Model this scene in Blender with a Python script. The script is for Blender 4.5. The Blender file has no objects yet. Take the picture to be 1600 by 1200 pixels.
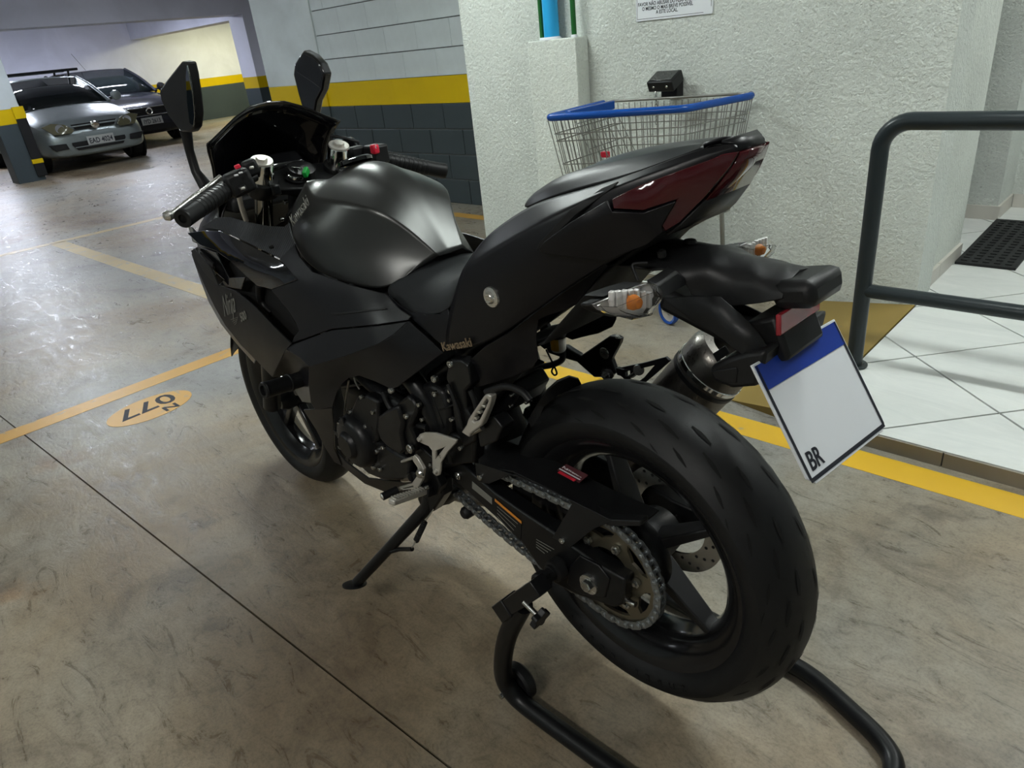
import bpy, bmesh, math, random
import numpy as np
from mathutils import Vector, Matrix
from mathutils.geometry import delaunay_2d_cdt
random.seed(7)
SC = bpy.context.scene
COL = SC.collection
# ---------------------------------------------------------------- camera
# world frame: X = motorcycle forward, Y = its left, Z up, origin on the floor under the rear axle
CAM_POS = np.array([-0.6300, 0.8179, 1.2416])
YAW, PITCH, ROLL, FPX = -0.71339, 0.45452, -0.11182, 1113.34
_f = np.array([math.cos(YAW)*math.cos(PITCH), math.sin(YAW)*math.cos(PITCH), -math.sin(PITCH)])
_r = np.array([math.sin(YAW), -math.cos(YAW), 0.0])
_u = np.cross(_r, _f)
_c, _s = math.cos(ROLL), math.sin(ROLL)
RIGHT = _c*_r + _s*_u
UP = -_s*_r + _c*_u
FWD = _f
cam_data = bpy.data.cameras.new('camera')
cam_data.sensor_width = 36.0
cam_data.lens = FPX*36.0/1600.0
cam_data.clip_start = 0.05
cam_data.clip_end = 100
cam = bpy.data.objects.new('camera', cam_data)
COL.objects.link(cam)
cam.matrix_world = Matrix(((RIGHT[0], UP[0], -FWD[0], CAM_POS[0]),
                           (RIGHT[1], UP[1], -FWD[1], CAM_POS[1]),
                           (RIGHT[2], UP[2], -FWD[2], CAM_POS[2]), (0, 0, 0, 1)))
SC.camera = cam
# ---------------------------------------------------------------- world, exposure
world = bpy.data.worlds.new('world'); SC.world = world
world.use_nodes = True
world.node_tree.nodes['Background'].inputs[0].default_value = (0.80, 0.88, 1.0, 1)
world.node_tree.nodes['Background'].inputs[1].default_value = 0.03
SC.view_settings.view_transform = 'Standard'
SC.view_settings.look = 'None'
SC.view_settings.exposure = 0.66
SC.view_settings.gamma = 1.0
SC.view_settings.use_curve_mapping = False
SC.cycles.max_bounces = 7; SC.cycles.diffuse_bounces = 3; SC.cycles.glossy_bounces = 4; SC.cycles.transmission_bounces = 6
# ceiling lamps of the garage: room coordinates (a, b), length axis, watts, colour
LAMPS = [(2.6, -1.05, 'a', 18, (0.92, 1.0, 0.96)), (-0.6, -1.05, 'a', 14, (0.94, 1.0, 0.96)),
         (6.4, -0.9, 'a', 10, (0.88, 0.95, 1.0)), (10.2, -1.4, 'b', 22, (0.84, 0.90, 1.0)),
         (15.6, -2.4, 'b', 57, (0.82, 0.86, 1.0)), (15.6, -5.2, 'b', 31, (0.82, 0.86, 1.0)), (3.0, 3.2, 'a', 11, (0.92, 1.0, 0.95)),
         (8.0, 3.2, 'a', 8, (0.88, 0.95, 1.0)), (17.0, -9.0, 'b', 44, (1.0, 0.97, 0.58)),
         (-0.4, 2.5, 'a', 17, (1.0, 0.98, 0.93)), (-0.9, -3.4, 'b', 8, (0.97, 1.0, 0.97)), (9.0, -4.6, 'b', 18, (0.84, 0.90, 1.0))]  # last entry: unseen extra lamp, added to brighten the far beam
# ---------------------------------------------------------------- coordinate helpers
TH = 0.0616476                       # the room is turned 3.5 degrees against the motorcycle
CT, ST = math.cos(TH), math.sin(TH)
def rm(a, b, z=0.0):                 # room coordinates -> world
    return Vector((a*CT - b*ST, a*ST + b*CT, z))
def ray(px, py):
    return RIGHT*((px-800)/FPX) - UP*((py-600)/FPX) + FWD
def at(px, py, Y):                   # photo pixel at the bike's lateral plane Y -> world
    d = ray(px, py); t = (Y-CAM_POS[1])/d[1]
    return Vector(CAM_POS + d*t)
def ground(px, py, z=0.0):
    d = ray(px, py); t = (z-CAM_POS[2])/d[2]
    return Vector(CAM_POS + d*t)
def to_px(v):
    d = np.array(v)-CAM_POS; z = d @ FWD
    return (800+FPX*(d @ RIGHT)/z, 600-FPX*(d @ UP)/z)
# ---------------------------------------------------------------- materials
MATS = {}
def pmat(name, col, rough=0.5, metal=0.0, spec=0.5, trans=0.0, ior=1.45, coat=0.0, alpha=1.0, emit=None, es=0.0):
    if name in MATS: return MATS[name]
    m = bpy.data.materials.new(name); m.use_nodes = True
    b = m.node_tree.nodes['Principled BSDF']
    b.inputs['Base Color'].default_value = (*col, 1)
    b.inputs['Roughness'].default_value = rough
    b.inputs['Metallic'].default_value = metal
    b.inputs['Specular IOR Level'].default_value = spec
    b.inputs['Transmission Weight'].default_value = trans
    b.inputs['IOR'].default_value = ior
    b.inputs['Coat Weight'].default_value = coat
    if emit:
        b.inputs['Emission Color'].default_value = (*emit, 1)
        b.inputs['Emission Strength'].default_value = es
    MATS[name] = m
    return m
def nodes(m):
    nt = m.node_tree
    return nt, nt.nodes['Principled BSDF']
def add(nt, t, **kw):
    n = nt.nodes.new(t)
    for k, v in kw.items(): setattr(n, k, v)
    return n
def ramp(nt, stops):
    r = nt.nodes.new('ShaderNodeValToRGB')
    e = r.color_ramp.elements
    e[0].position, e[0].color = stops[0][0], (*stops[0][1], 1)
    e[1].position, e[1].color = stops[-1][0], (*stops[-1][1], 1)
    for p, c in stops[1:-1]:
        n = e.new(p); n.color = (*c, 1)
    return r
def noise(nt, scale, detail=4, rough=0.5, vec=None, dist=0.0):
    n = nt.nodes.new('ShaderNodeTexNoise')
    n.inputs['Scale'].default_value = scale; n.inputs['Detail'].default_value = detail
    n.inputs['Roughness'].default_value = rough; n.inputs['Distortion'].default_value = dist
    if vec is not None: nt.links.new(vec, n.inputs['Vector'])
    return n
def objvec(nt, scale=(1, 1, 1)):
    t = nt.nodes.new('ShaderNodeTexCoord'); mp = nt.nodes.new('ShaderNodeMapping')
    mp.inputs['Scale'].default_value = scale
    nt.links.new(t.outputs['Object'], mp.inputs['Vector'])
    return mp.outputs['Vector']
def bump(nt, b, src, strength, dist=0.01):
    n = nt.nodes.new('ShaderNodeBump')
    n.inputs['Strength'].default_value = strength; n.inputs['Distance'].default_value = dist
    nt.links.new(src, n.inputs['Height']); nt.links.new(n.outputs['Normal'], b.inputs['Normal'])
    return n
def mixc(nt, fac, a, b_, mode='MIX'):
    n = nt.nodes.new('ShaderNodeMix'); n.data_type = 'RGBA'; n.blend_type = mode
    if isinstance(fac, (int, float)): n.inputs[0].default_value = fac
    else: nt.links.new(fac, n.inputs[0])
    for s, i in ((a, 6), (b_, 7)):
        if isinstance(s, tuple): n.inputs[i].default_value = (*s, 1)
        else: nt.links.new(s, n.inputs[i])
    return n.outputs[2]
def concrete():
    m = pmat('concrete', (0.3, 0.28, 0.24), 0.35); nt, b = nodes(m); v = objvec(nt)
    big = noise(nt, 0.62, 5, 0.6, v, 0.5); mid = noise(nt, 2.6, 7, 0.68, v, 0.8); fine = noise(nt, 26, 6, 0.75, v, 0.6); grit = noise(nt, 150, 3, 0.6, v)
    vs = objvec(nt, (0.9, 2.6, 1)); streak = noise(nt, 5.5, 7, 0.75, vs, 1.6)
    r1 = ramp(nt, [(0.30, (0.172, 0.122, 0.072)), (0.43, (0.270, 0.217, 0.147)), (0.54, (0.287, 0.260, 0.210)), (0.68, (0.262, 0.262, 0.250))])
    nt.links.new(big.outputs[0], r1.inputs[0])
    def mult(c, src, stops, f):
        r = ramp(nt, stops); nt.links.new(src, r.inputs[0]); return mixc(nt, f, c, r.outputs[0], 'MULTIPLY')
    c = mult(r1.outputs[0], mid.outputs[0], [(0.30, (0.40, 0.36, 0.33)), (0.45, (0.85, 0.84, 0.82)), (0.60, (1.0, 1.0, 1.0)), (0.75, (1.18, 1.17, 1.15))], 0.85)
    c = mult(c, streak.outputs[0], [(0.33, (0.60, 0.59, 0.60)), (0.47, (0.95, 0.95, 0.95)), (0.66, (1.16, 1.16, 1.16))], 0.8)
    c = mult(c, fine.outputs[0], [(0.28, (0.50, 0.48, 0.46)), (0.44, (0.96, 0.96, 0.96)), (0.70, (1.14, 1.14, 1.13))], 0.8)
    c = mult(c, grit.outputs[0], [(0.30, (0.72, 0.72, 0.72)), (0.55, (1.05, 1.05, 1.05))], 0.7)
    def spots(scale, wob_s, wob_a, t0, t1, col, f, c):
        vo = nt.nodes.new('ShaderNodeTexVoronoi'); vo.inputs['Scale'].default_value = scale; nt.links.new(v, vo.inputs['Vector'])
        wob = noise(nt, wob_s, 4, 0.65, v)
        ad = nt.nodes.new('ShaderNodeMath'); ad.operation = 'MULTIPLY_ADD'; nt.links.new(wob.outputs[0], ad.inputs[0]); ad.inputs[1].default_value = wob_a
        nt.links.new(vo.outputs['Distance'], ad.inputs[2])
        return mult(c, ad.outputs[0], [(t0, col), (t1, (1, 1, 1))], f)
    c = spots(2.1, 8, 0.42, 0.24, 0.32, (0.46, 0.45, 0.46), 0.75, c)     # oil blots
    c = spots(9.0, 22, 0.75, 0.36, 0.42, (0.45, 0.43, 0.41), 0.45, c)    # small scuffs
    c = spots(1.3, 5, 0.60, 0.30, 0.42, (0.86, 0.62, 0.42), 0.7, c)      # rusty stains
    nt.links.new(c, b.inputs['Base Color'])
    rr = ramp(nt, [(0.3, (0.20,)*3), (0.62, (0.46,)*3)]); nt.links.new(streak.outputs[0], rr.inputs[0])
    nt.links.new(rr.outputs[0], b.inputs['Roughness'])
    mx = nt.nodes.new('ShaderNodeMath'); mx.operation = 'ADD'; nt.links.new(streak.outputs[0], mx.inputs[0]); nt.links.new(fine.outputs[0], mx.inputs[1])
    bump(nt, b, mx.outputs[0], 0.16, 0.01)
    return m
def paint(name, col, rough=0.4, wear=0.25, under=(0.30, 0.27, 0.22), scale=9):
    m = pmat(name, col, rough); nt, b = nodes(m); v = objvec(nt)
    n1 = noise(nt, scale, 6, 0.7, v, 0.6); n2 = noise(nt, 1.7, 3, 0.5, v)
    thr = 0.26+wear*0.5
    r = ramp(nt, [(thr, (1, 1, 1)), (thr+0.06, (0, 0, 0))]); nt.links.new(n1.outputs[0], r.inputs[0])
    r2 = ramp(nt, [(0.3, (0.80,)*3), (0.7, (1.05,)*3)]); nt.links.new(n2.outputs[0], r2.inputs[0])
    c = mixc(nt, 1.0, col, r2.outputs[0], 'MULTIPLY')
    c = mixc(nt, r.outputs[0], c, under)
    nt.links.new(c, b.inputs['Base Color'])
    return m
def plaster(name, col, strength=0.55, scale=42, dirt=0.35):
    m = pmat(name, col, 0.75, spec=0.3); nt, b = nodes(m); v = objvec(nt)
    n1 = noise(nt, scale, 5, 0.6, v, 0.25); n2 = noise(nt, 1.6, 5, 0.65, v, 0.5); n3 = noise(nt, scale*2.2, 3, 0.5, v)
    r = ramp(nt, [(0.38, (0, 0, 0)), (0.62, (1, 1, 1))]); nt.links.new(n1.outputs[0], r.inputs[0])
    r2 = ramp(nt, [(0.30, (1-dirt*0.45,)*3), (0.55, (1, 1, 1))]); nt.links.new(n2.outputs[0], r2.inputs[0])
    c = mixc(nt, 1.0, col, r2.outputs[0], 'MULTIPLY')
    # sparse dark pits of the rough render
    r3 = ramp(nt, [(0.30, (0.55, 0.55, 0.55)), (0.36, (1, 1, 1))]); nt.links.new(n3.outputs[0], r3.inputs[0])
    c = mixc(nt, 0.8, c, r3.outputs[0], 'MULTIPLY')
    nt.links.new(c, b.inputs['Base Color'])
    bump(nt, b, r.outputs[0], strength, 0.006)
    return m
def smooth_wall(name, col, rough=0.6, dirt=0.2):
    m = pmat(name, col, rough, spec=0.3); nt, b = nodes(m); v = objvec(nt)
    n2 = noise(nt, 1.3, 5, 0.6, v, 0.5); n1 = noise(nt, 60, 2, 0.5, v)
    r2 = ramp(nt, [(0.30, (1-dirt,)*3), (0.62, (1.02,)*3)]); nt.links.new(n2.outputs[0], r2.inputs[0])
    nt.links.new(mixc(nt, 1.0, col, r2.outputs[0], 'MULTIPLY'), b.inputs['Base Color'])
    bump(nt, b, n1.outputs[0], 0.06, 0.003)
    return m
def satin(name, col, rough=0.42, fine=0.03):
    m = pmat(name, col, rough, spec=0.38); nt, b = nodes(m); v = objvec(nt)
    n1 = noise(nt, 420, 2, 0.5, v); bump(nt, b, n1.outputs[0], fine, 0.001)
    n2 = noise(nt, 6, 4, 0.6, v)
    r = ramp(nt, [(0.3, (max(rough-0.05, 0.02),)*3), (0.7, (rough+0.06,)*3)]); nt.links.new(n2.outputs[0], r.inputs[0]); nt.links.new(r.outputs[0], b.inputs['Roughness'])
    return m
def brushed(name, col, rough=0.32, axis=(1, 60, 60)):
    m = pmat(name, col, rough, metal=1.0); nt, b = nodes(m); v = objvec(nt, axis)
    n1 = noise(nt, 6, 3, 0.6, v); bump(nt, b, n1.outputs[0], 0.06, 0.001)
    r = ramp(nt, [(0.3, (max(rough-0.08, 0.05),)*3), (0.7, (rough+0.1,)*3)]); nt.links.new(n1.outputs[0], r.inputs[0]); nt.links.new(r.outputs[0], b.inputs['Roughness'])
    return m
M_CONC = concrete()
M_LINE = paint('floor_paint_amber', (0.60, 0.33, 0.06), 0.4, 0.16, (0.33, 0.28, 0.19))
M_LINE_OLD = paint('floor_paint_faded', (0.50, 0.38, 0.17), 0.4, 0.24, (0.34, 0.31, 0.25))
M_KERB = paint('kerb_paint', (0.78, 0.47, 0.03), 0.4, 0.05, (0.36, 0.31, 0.22))
M_PLAST = plaster('rough_plaster', (0.70, 0.74, 0.69), 0.75, 58)
M_PLAST2 = plaster('rough_plaster_pier', (0.73, 0.77, 0.71), 0.6, 58)
M_WBLK = smooth_wall('block_white', (0.60, 0.66, 0.67))
M_YBLK = smooth_wall('block_yellow', (0.62, 0.43, 0.0), 0.45, 0.1)
M_GBLK = smooth_wall('block_grey', (0.047, 0.062, 0.068), 0.4, 0.15)
M_LAV = smooth_wall('wall_lilac_white', (0.72, 0.74, 0.86), 0.6, 0.12)
M_MORT = smooth_wall('mortar', (0.16, 0.17, 0.17))
M_CEIL = smooth_wall('ceiling_paint', (0.55, 0.57, 0.60))
M_TILE = pmat('floor_tile', (0.74, 0.76, 0.73), 0.22)
def _tile():
    nt, b = nodes(M_TILE); v = objvec(nt, (1.0, 3.0, 1)); n = noise(nt, 2.2, 6, 0.7, v, 1.0)
    r = ramp(nt, [(0.3, (0.66, 0.69, 0.67)), (0.7, (0.80, 0.82, 0.79))]); nt.links.new(n.outputs[0], r.inputs[0]); nt.links.new(r.outputs[0], b.inputs['Base Color'])
_tile()
M_SKIRT = smooth_wall('skirting_tile', (0.62, 0.60, 0.54), 0.35)
M_RISER = smooth_wall('riser_tile', (0.34, 0.31, 0.26), 0.5, 0.3)
M_GROUT = pmat('grout', (0.07, 0.07, 0.065), 0.9)
M_RAMP = paint('ramp_paint', (0.27, 0.185, 0.045), 0.55, 0.12, (0.20, 0.15, 0.06))
M_RAIL = satin('rail_paint', (0.020, 0.027, 0.030), 0.32, 0.01)
M_MATR = satin('rubber_mat', (0.012, 0.013, 0.014), 0.6, 0.2)
M_BLUEPIPE = pmat('pipe_blue', (0.02, 0.36, 0.72), 0.35)
M_GREENPIPE = pmat('pipe_green', (0.01, 0.11, 0.02), 0.35)
M_WIRE = pmat('zinc_wire', (0.30, 0.30, 0.28), 0.38, metal=0.9)
M_BLUE = pmat('cart_blue', (0.004, 0.065, 0.33), 0.25)
M_BLACKP = satin('black_plastic', (0.0075, 0.0078, 0.0085), 0.46, 0.05)
M_SATIN = satin('satin_black_paint', (0.0045, 0.0045, 0.0060), 0.36, 0.012)
M_TANK = pmat('tank_paint_satin', (0.060, 0.062, 0.060), 0.31, metal=0.75)
M_GLOSS = pmat('gloss_black_paint', (0.006, 0.006, 0.007), 0.06, coat=0.6)
M_SEAT = satin('seat_vinyl', (0.016, 0.018, 0.0195), 0.58, 0.25)
M_TYRE = satin('tyre_rubber', (0.0052, 0.0055, 0.0060), 0.56, 0.10)
M_TYRED = pmat('tyre_groove', (0.0012, 0.0012, 0.0012), 0.9)
M_RIM = pmat('rim_black_enamel', (0.007, 0.007, 0.0075), 0.16)
M_SPOKE = pmat('spoke_black', (0.007, 0.007, 0.0075), 0.36)
M_FRAME = satin('frame_black', (0.0045, 0.0048, 0.0055), 0.36, 0.04)
M_ENG = satin('engine_black_cast', (0.0055, 0.0058, 0.0068), 0.38, 0.12)
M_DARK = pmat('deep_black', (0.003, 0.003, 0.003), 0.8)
M_CHROME = pmat('chrome', (0.75, 0.76, 0.74), 0.12, metal=1.0)
M_ALU = brushed('bare_aluminium', (0.80, 0.79, 0.75), 0.30)
M_ALUM = pmat('matte_anodised_silver', (0.58, 0.56, 0.51), 0.40, metal=0.6)
M_STEEL = pmat('bolt_steel', (0.50, 0.50, 0.48), 0.25, metal=1.0)
M_CHAIN = pmat('chain_steel', (0.30, 0.32, 0.33), 0.36, metal=0.9)
M_SPROCK = pmat('sprocket_steel', (0.24, 0.215, 0.16), 0.34, metal=0.95)
M_CAN = brushed('muffler_steel', (0.17, 0.16, 0.145), 0.33, (60, 60, 1))
M_RED = pmat('lens_red', (0.055, 0.003, 0.006), 0.08, coat=0.5)
M_REDC = pmat('reflector_red', (0.28, 0.02, 0.03), 0.15, coat=0.5)
M_REDB = pmat('button_red', (0.70, 0.02, 0.05), 0.3)
M_CLEAR = pmat('lens_clear', (0.92, 0.92, 0.92), 0.03, trans=1.0, ior=1.3)
M_REFL = pmat('lamp_reflector', (0.85, 0.84, 0.82), 0.25, metal=0.35)
M_ORANGE = pmat('bulb_orange', (0.75, 0.22, 0.02), 0.25)
M_SCREEN = pmat('tinted_screen', (0.004, 0.004, 0.005), 0.05, coat=0.3)
M_MIRROR = pmat('mirror_glass', (0.55, 0.58, 0.60), 0.02, metal=1.0)
M_WHITE = pmat('white_enamel', (0.76, 0.79, 0.82), 0.35)
M_INK = pmat('ink_dark', (0.012, 0.014, 0.022), 0.6)
M_TXTGREY = pmat('print_grey', (0.17, 0.17, 0.15), 0.5)
M_TXTGOLD = pmat('print_bronze', (0.17, 0.125, 0.075), 0.45)
M_TXTRED = pmat('print_red', (0.55, 0.02, 0.04), 0.4)
M_TXTWHITE = pmat('print_white', (0.70, 0.70, 0.72), 0.4)
M_LABELO = pmat('label_orange', (0.62, 0.23, 0.03), 0.4)
M_GREEN = pmat('tag_green', (0.01, 0.34, 0.05), 0.4)
M_FLUID = pmat('brake_fluid', (0.55, 0.30, 0.02), 0.3)
M_CUP = pmat('reservoir_cup', (0.50, 0.48, 0.43), 0.4)
M_CARBON = satin('textured_inner_panel', (0.022, 0.024, 0.026), 0.45, 0.1)
def _carb():
    nt, b = nodes(M_CARBON); w = nt.nodes.new('ShaderNodeTexWave'); w.inputs['Scale'].default_value = 70; w.bands_direction = 'DIAGONAL'
    nt.links.new(objvec(nt), w.inputs['Vector']); bump(nt, b, w.outputs[0], 0.5, 0.001)
_carb()
M_SILVERCAR = pmat('car_paint_silver', (0.24, 0.275, 0.27), 0.36, metal=0.6, coat=0.3)
M_DARKCAR = pmat('car_paint_graphite', (0.022, 0.024, 0.032), 0.2, metal=0.4, coat=0.7)
M_CARGLASS = pmat('car_glass', (0.006, 0.009, 0.010), 0.05, spec=0.5)
M_CARLAMP = pmat('car_headlamp_smoked', (0.085, 0.080, 0.045), 0.1, coat=0.6)
M_CARLAMP2 = pmat('car_headlamp_clear', (0.30, 0.32, 0.34), 0.1, metal=0.4, coat=0.6)
M_PLATEGREY = pmat('number_plate_grey', (0.34, 0.35, 0.33), 0.4)
# ---------------------------------------------------------------- mesh helpers
def link(o, parent=None):
    COL.objects.link(o)
    if parent is not None:
        o.parent = parent             # things are unrotated empties; their parts keep world coordinates
        if parent.type == 'EMPTY': o.matrix_parent_inverse = Matrix.Translation(-Vector(parent.location))
    return o
def finish(name, bm, mat, parent=None, smooth=35, bev=0, bseg=2):
    me = bpy.data.meshes.new(name)
    bmesh.ops.recalc_face_normals(bm, faces=bm.faces)
    bm.to_mesh(me); bm.free()
    if mat is not None: me.materials.append(mat)
    if smooth:
        me.polygons.foreach_set('use_smooth', [True]*len(me.polygons))
        me.set_sharp_from_angle(angle=math.radians(smooth))
    o = bpy.data.objects.new(name, me)
    link(o, parent)
    if bev:
        b = o.modifiers.new('bevel', 'BEVEL'); b.width = bev; b.segments = bseg; b.limit_method = 'ANGLE'; b.angle_limit = math.radians(40)
    return o
def tag(o, label=None, cat=None, group=None, kind=None):
    if label: o['label'] = label
    if cat: o['category'] = cat
    if group: o['group'] = group
    if kind: o['kind'] = kind
    return o
def empty(name, loc, label, cat, group=None):
    o = bpy.data.objects.new(name, None); o.empty_display_size = 0.05
    COL.objects.link(o); o.location = loc
    tag(o, label, cat, group)
    return o
def b_box(bm, c, s, ax=None):
    ax = ax or (Vector((1, 0, 0)), Vector((0, 1, 0)), Vector((0, 0, 1)))
    c = Vector(c); vs = []
    for dz in (-.5, .5):
        for dy in (-.5, .5):
            for dx in (-.5, .5):
                vs.append(bm.verts.new(c + ax[0]*dx*s[0] + ax[1]*dy*s[1] + ax[2]*dz*s[2]))
    for f in ((0, 2, 3, 1), (4, 5, 7, 6), (0, 1, 5, 4), (2, 6, 7, 3), (0, 4, 6, 2), (1, 3, 7, 5)):
        bm.faces.new([vs[i] for i in f])
RAX = (rm(1, 0), rm(0, 1), Vector((0, 0, 1)))
def frame_of(d):
    d = Vector(d).normalized()
    h = Vector((0, 0, 1)) if abs(d.z) < 0.9 else Vector((0, 1, 0))
    x = h.cross(d).normalized(); y = d.cross(x)
    return x, y, d
def b_tube(bm, pts, r, n=10, closed=False, caps=True):
    pts = [Vector(p) for p in pts]; N = len(pts); rings = []
    rs = r if isinstance(r, (list, tuple)) else [r]*N
    x = None
    for i, p in enumerate(pts):
        a = pts[(i-1) % N] if (closed or i > 0) else p
        c = pts[(i+1) % N] if (closed or i < N-1) else p
        d = (c-a).normalized()
        if x is None: x, y, _ = frame_of(d)
        else:
            x = (x - d*x.dot(d)).normalized(); y = d.cross(x)
        rings.append([bm.verts.new(p + (x*math.cos(t)+y*math.sin(t))*rs[i]) for t in [2*math.pi*k/n for k in range(n)]])
    for i in range(N if closed else N-1):
        A, B = rings[i], rings[(i+1) % N]
        for k in range(n):
            bm.faces.new((A[k], A[(k+1) % n], B[(k+1) % n], B[k]))
    if caps and not closed:
        bm.faces.new(list(reversed(rings[0]))); bm.faces.new(rings[-1])
def b_lathe(bm, prof, origin, axis, n=32, closed=False, ang=None):
    """prof: (radius, height along axis)"""
    x, y, d = frame_of(axis); o = Vector(origin); rings = []
    for r, h in prof:
        if r < 1e-6: rings.append([bm.verts.new(o+d*h)])
        else: rings.append([bm.verts.new(o + d*h + (x*math.cos(t)+y*math.sin(t))*r) for t in [2*math.pi*k/n for k in range(n)]])
    R = len(rings)
    for i in range(R if closed else R-1):
        A, B = rings[i], rings[(i+1) % R]
        for k in range(n):
            k2 = (k+1) % n
            if len(A) == 1 and len(B) == 1: continue
            if len(A) == 1: bm.faces.new((A[0], B[k2], B[k]))
            elif len(B) == 1: bm.faces.new((A[k], A[k2], B[0]))
            else: bm.faces.new((A[k], A[k2], B[k2], B[k]))
def catmull(pts, n=6, closed=False):
    pts = [Vector(p) for p in pts]; out = []; N = len(pts)
    for i in range(N if closed else N-1):
        if closed: p0, p1, p2, p3 = pts[(i-1) % N], pts[i], pts[(i+1) % N], pts[(i+2) % N]
        else: p0, p1, p2, p3 = pts[max(i-1, 0)], pts[i], pts[i+1], pts[min(i+2, N-1)]
        for k in range(n):
            t = k/n
            out.append(0.5*((2*p1)+(p2-p0)*t+(2*p0-5*p1+4*p2-p3)*t*t+(3*p1-p0-3*p2+p3)*t**3))
    if not closed: out.append(pts[-1])
    return out
def box(name, c, s, mat, parent=None, ax=None, bev=0.0):
    bm = bmesh.new(); b_box(bm, c, s, ax); return finish(name, bm, mat, parent, 35, bev)
def rbox(name, a0, a1, b0, b1, z0, z1, mat, parent=None, bev=0.0):     # box in room coordinates
    return box(name, rm((a0+a1)/2, (b0+b1)/2, (z0+z1)/2), (abs(a1-a0), abs(b1-b0), abs(z1-z0)), mat, parent, RAX, bev)
def tube(name, pts, r, mat, parent=None, n=12, smooth=0, closed=False):
    if smooth: pts = catmull(pts, smooth, closed)
    if isinstance(r, (list, tuple)) and smooth:
        r = [r[0]+(r[-1]-r[0])*i/(len(pts)-1) for i in range(len(pts))]
    bm = bmesh.new(); b_tube(bm, pts, r, n, closed); return finish(name, bm, mat, parent, 50)
def lathe(name, prof, origin, axis, mat, parent=None, n=32, closed=False, smooth=35):
    bm = bmesh.new(); b_lathe(bm, prof, origin, axis, n, closed); return finish(name, bm, mat, parent, smooth)
def prism(name, pts, depth, mat, parent=None, bev=0.0, holes=()):
    """pts: world points of one outline (planar or nearly), depth: extrusion vector; holes: further outlines"""
    bm = bmesh.new(); depth = Vector(depth)
    loops = [[Vector(p) for p in pts]]+[[Vector(p) for p in h] for h in holes]
    # local 2-d frame
    n = Vector((0, 0, 0)); L = loops[0]
    for i in range(len(L)): n += (L[i]-L[0]).cross(L[(i+1) % len(L)]-L[0])
    x, y, d = frame_of(n); o = L[0]
    flat, ed, V3 = [], [], []
    for lp in loops:
        s = len(flat)
        for i, p in enumerate(lp):
            flat.append(Vector(((p-o).dot(x), (p-o).dot(y)))); V3.append(p)
            ed.append((s+i, s+(i+1) % len(lp)))
    if holes or len(loops[0]) > 5:
        v2, e2, f2, vo, eo, fo = delaunay_2d_cdt(flat, ed, [], 1, 1e-7)
        l2 = []; s_ = 0
        for lp in loops: l2.append([tuple(q) for q in flat[s_:s_+len(lp)]]); s_ += len(lp)
        def solid(f):
            c = sum((v2[i] for i in f), Vector((0, 0)))/len(f)
            return inpoly(tuple(c), l2[0]) and not any(inpoly(tuple(c), h) for h in l2[1:])
        f2 = [f for f in f2 if solid(f)]
        idx = [vo[i][0] if vo[i] else None for i in range(len(v2))]
        top = [bm.verts.new(V3[i]) if i is not None else bm.verts.new(o+x*v2[k].x+y*v2[k].y) for k, i in enumerate(idx)]
        bot = [bm.verts.new(v.co+depth) for v in top]
        for f in f2:
            bm.faces.new([top[i] for i in f]); bm.faces.new([bot[i] for i in reversed(f)])
        for e in list(bm.edges):
            if len(e.link_faces) == 1 and e.verts[0] in top:
                a, b = e.verts
                bm.faces.new((a, b, bot[top.index(b)], bot[top.index(a)]))
    else:
        top = [bm.verts.new(p) for p in loops[0]]; bot = [bm.verts.new(p+depth) for p in loops[0]]
        bm.faces.new(top); bm.faces.new(list(reversed(bot)))
        for i in range(len(top)):
            j = (i+1) % len(top); bm.faces.new((top[i], bot[i], bot[j], top[j]))
        bmesh.ops.triangulate(bm, faces=[f for f in bm.faces if len(f.verts) > 4])
    return finish(name, bm, mat, parent, 30, bev)
def ppl(px, Y):                       # list of photo pixels on the plane Y
    return [at(x, y, Y) for x, y in px]
def plate(name, px, Y, th, mat, parent, bev=0.0015, holes=()):
    return prism(name, ppl(px, Y), (0, -th, 0), mat, parent, bev, [ppl(h, Y) for h in holes])
def mirror_copy(o, parent=None):
    me = o.data.copy(); me.transform(Matrix.Scale(-1, 4, (0, 1, 0))); me.flip_normals()
    c = bpy.data.objects.new(o.name, me); link(c, parent or o.parent)
    for md in o.modifiers:
        n = c.modifiers.new(md.name, md.type)
        if md.type == 'SUBSURF': n.levels, n.render_levels = md.levels, md.render_levels
        if md.type == 'SOLIDIFY': n.thickness, n.offset = md.thickness, md.offset
        if md.type == 'EDGE_SPLIT': n.split_angle = md.split_angle
        if md.type == 'BEVEL': n.width, n.segments, n.limit_method, n.angle_limit, n.harden_normals = md.width, md.segments, md.limit_method, md.angle_limit, md.harden_normals
    return c
def inpoly(p, poly):
    x, y = p; c = False; n = len(poly)
    for i in range(n):
        x1, y1 = poly[i][:2]; x2, y2 = poly[(i+1) % n][:2]
        if (y1 > y) != (y2 > y) and x < (x2-x1)*(y-y1)/(y2-y1)+x1: c = not c
    return c
def segd(p, a, b):
    ax, ay = a[:2]; bx, by = b[:2]; dx, dy = bx-ax, by-ay; L = dx*dx+dy*dy
    t = 0 if L == 0 else max(0, min(1, ((p[0]-ax)*dx+(p[1]-ay)*dy)/L))
    return math.hypot(p[0]-ax-t*dx, p[1]-ay-t*dy)
SKIN = {}
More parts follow.
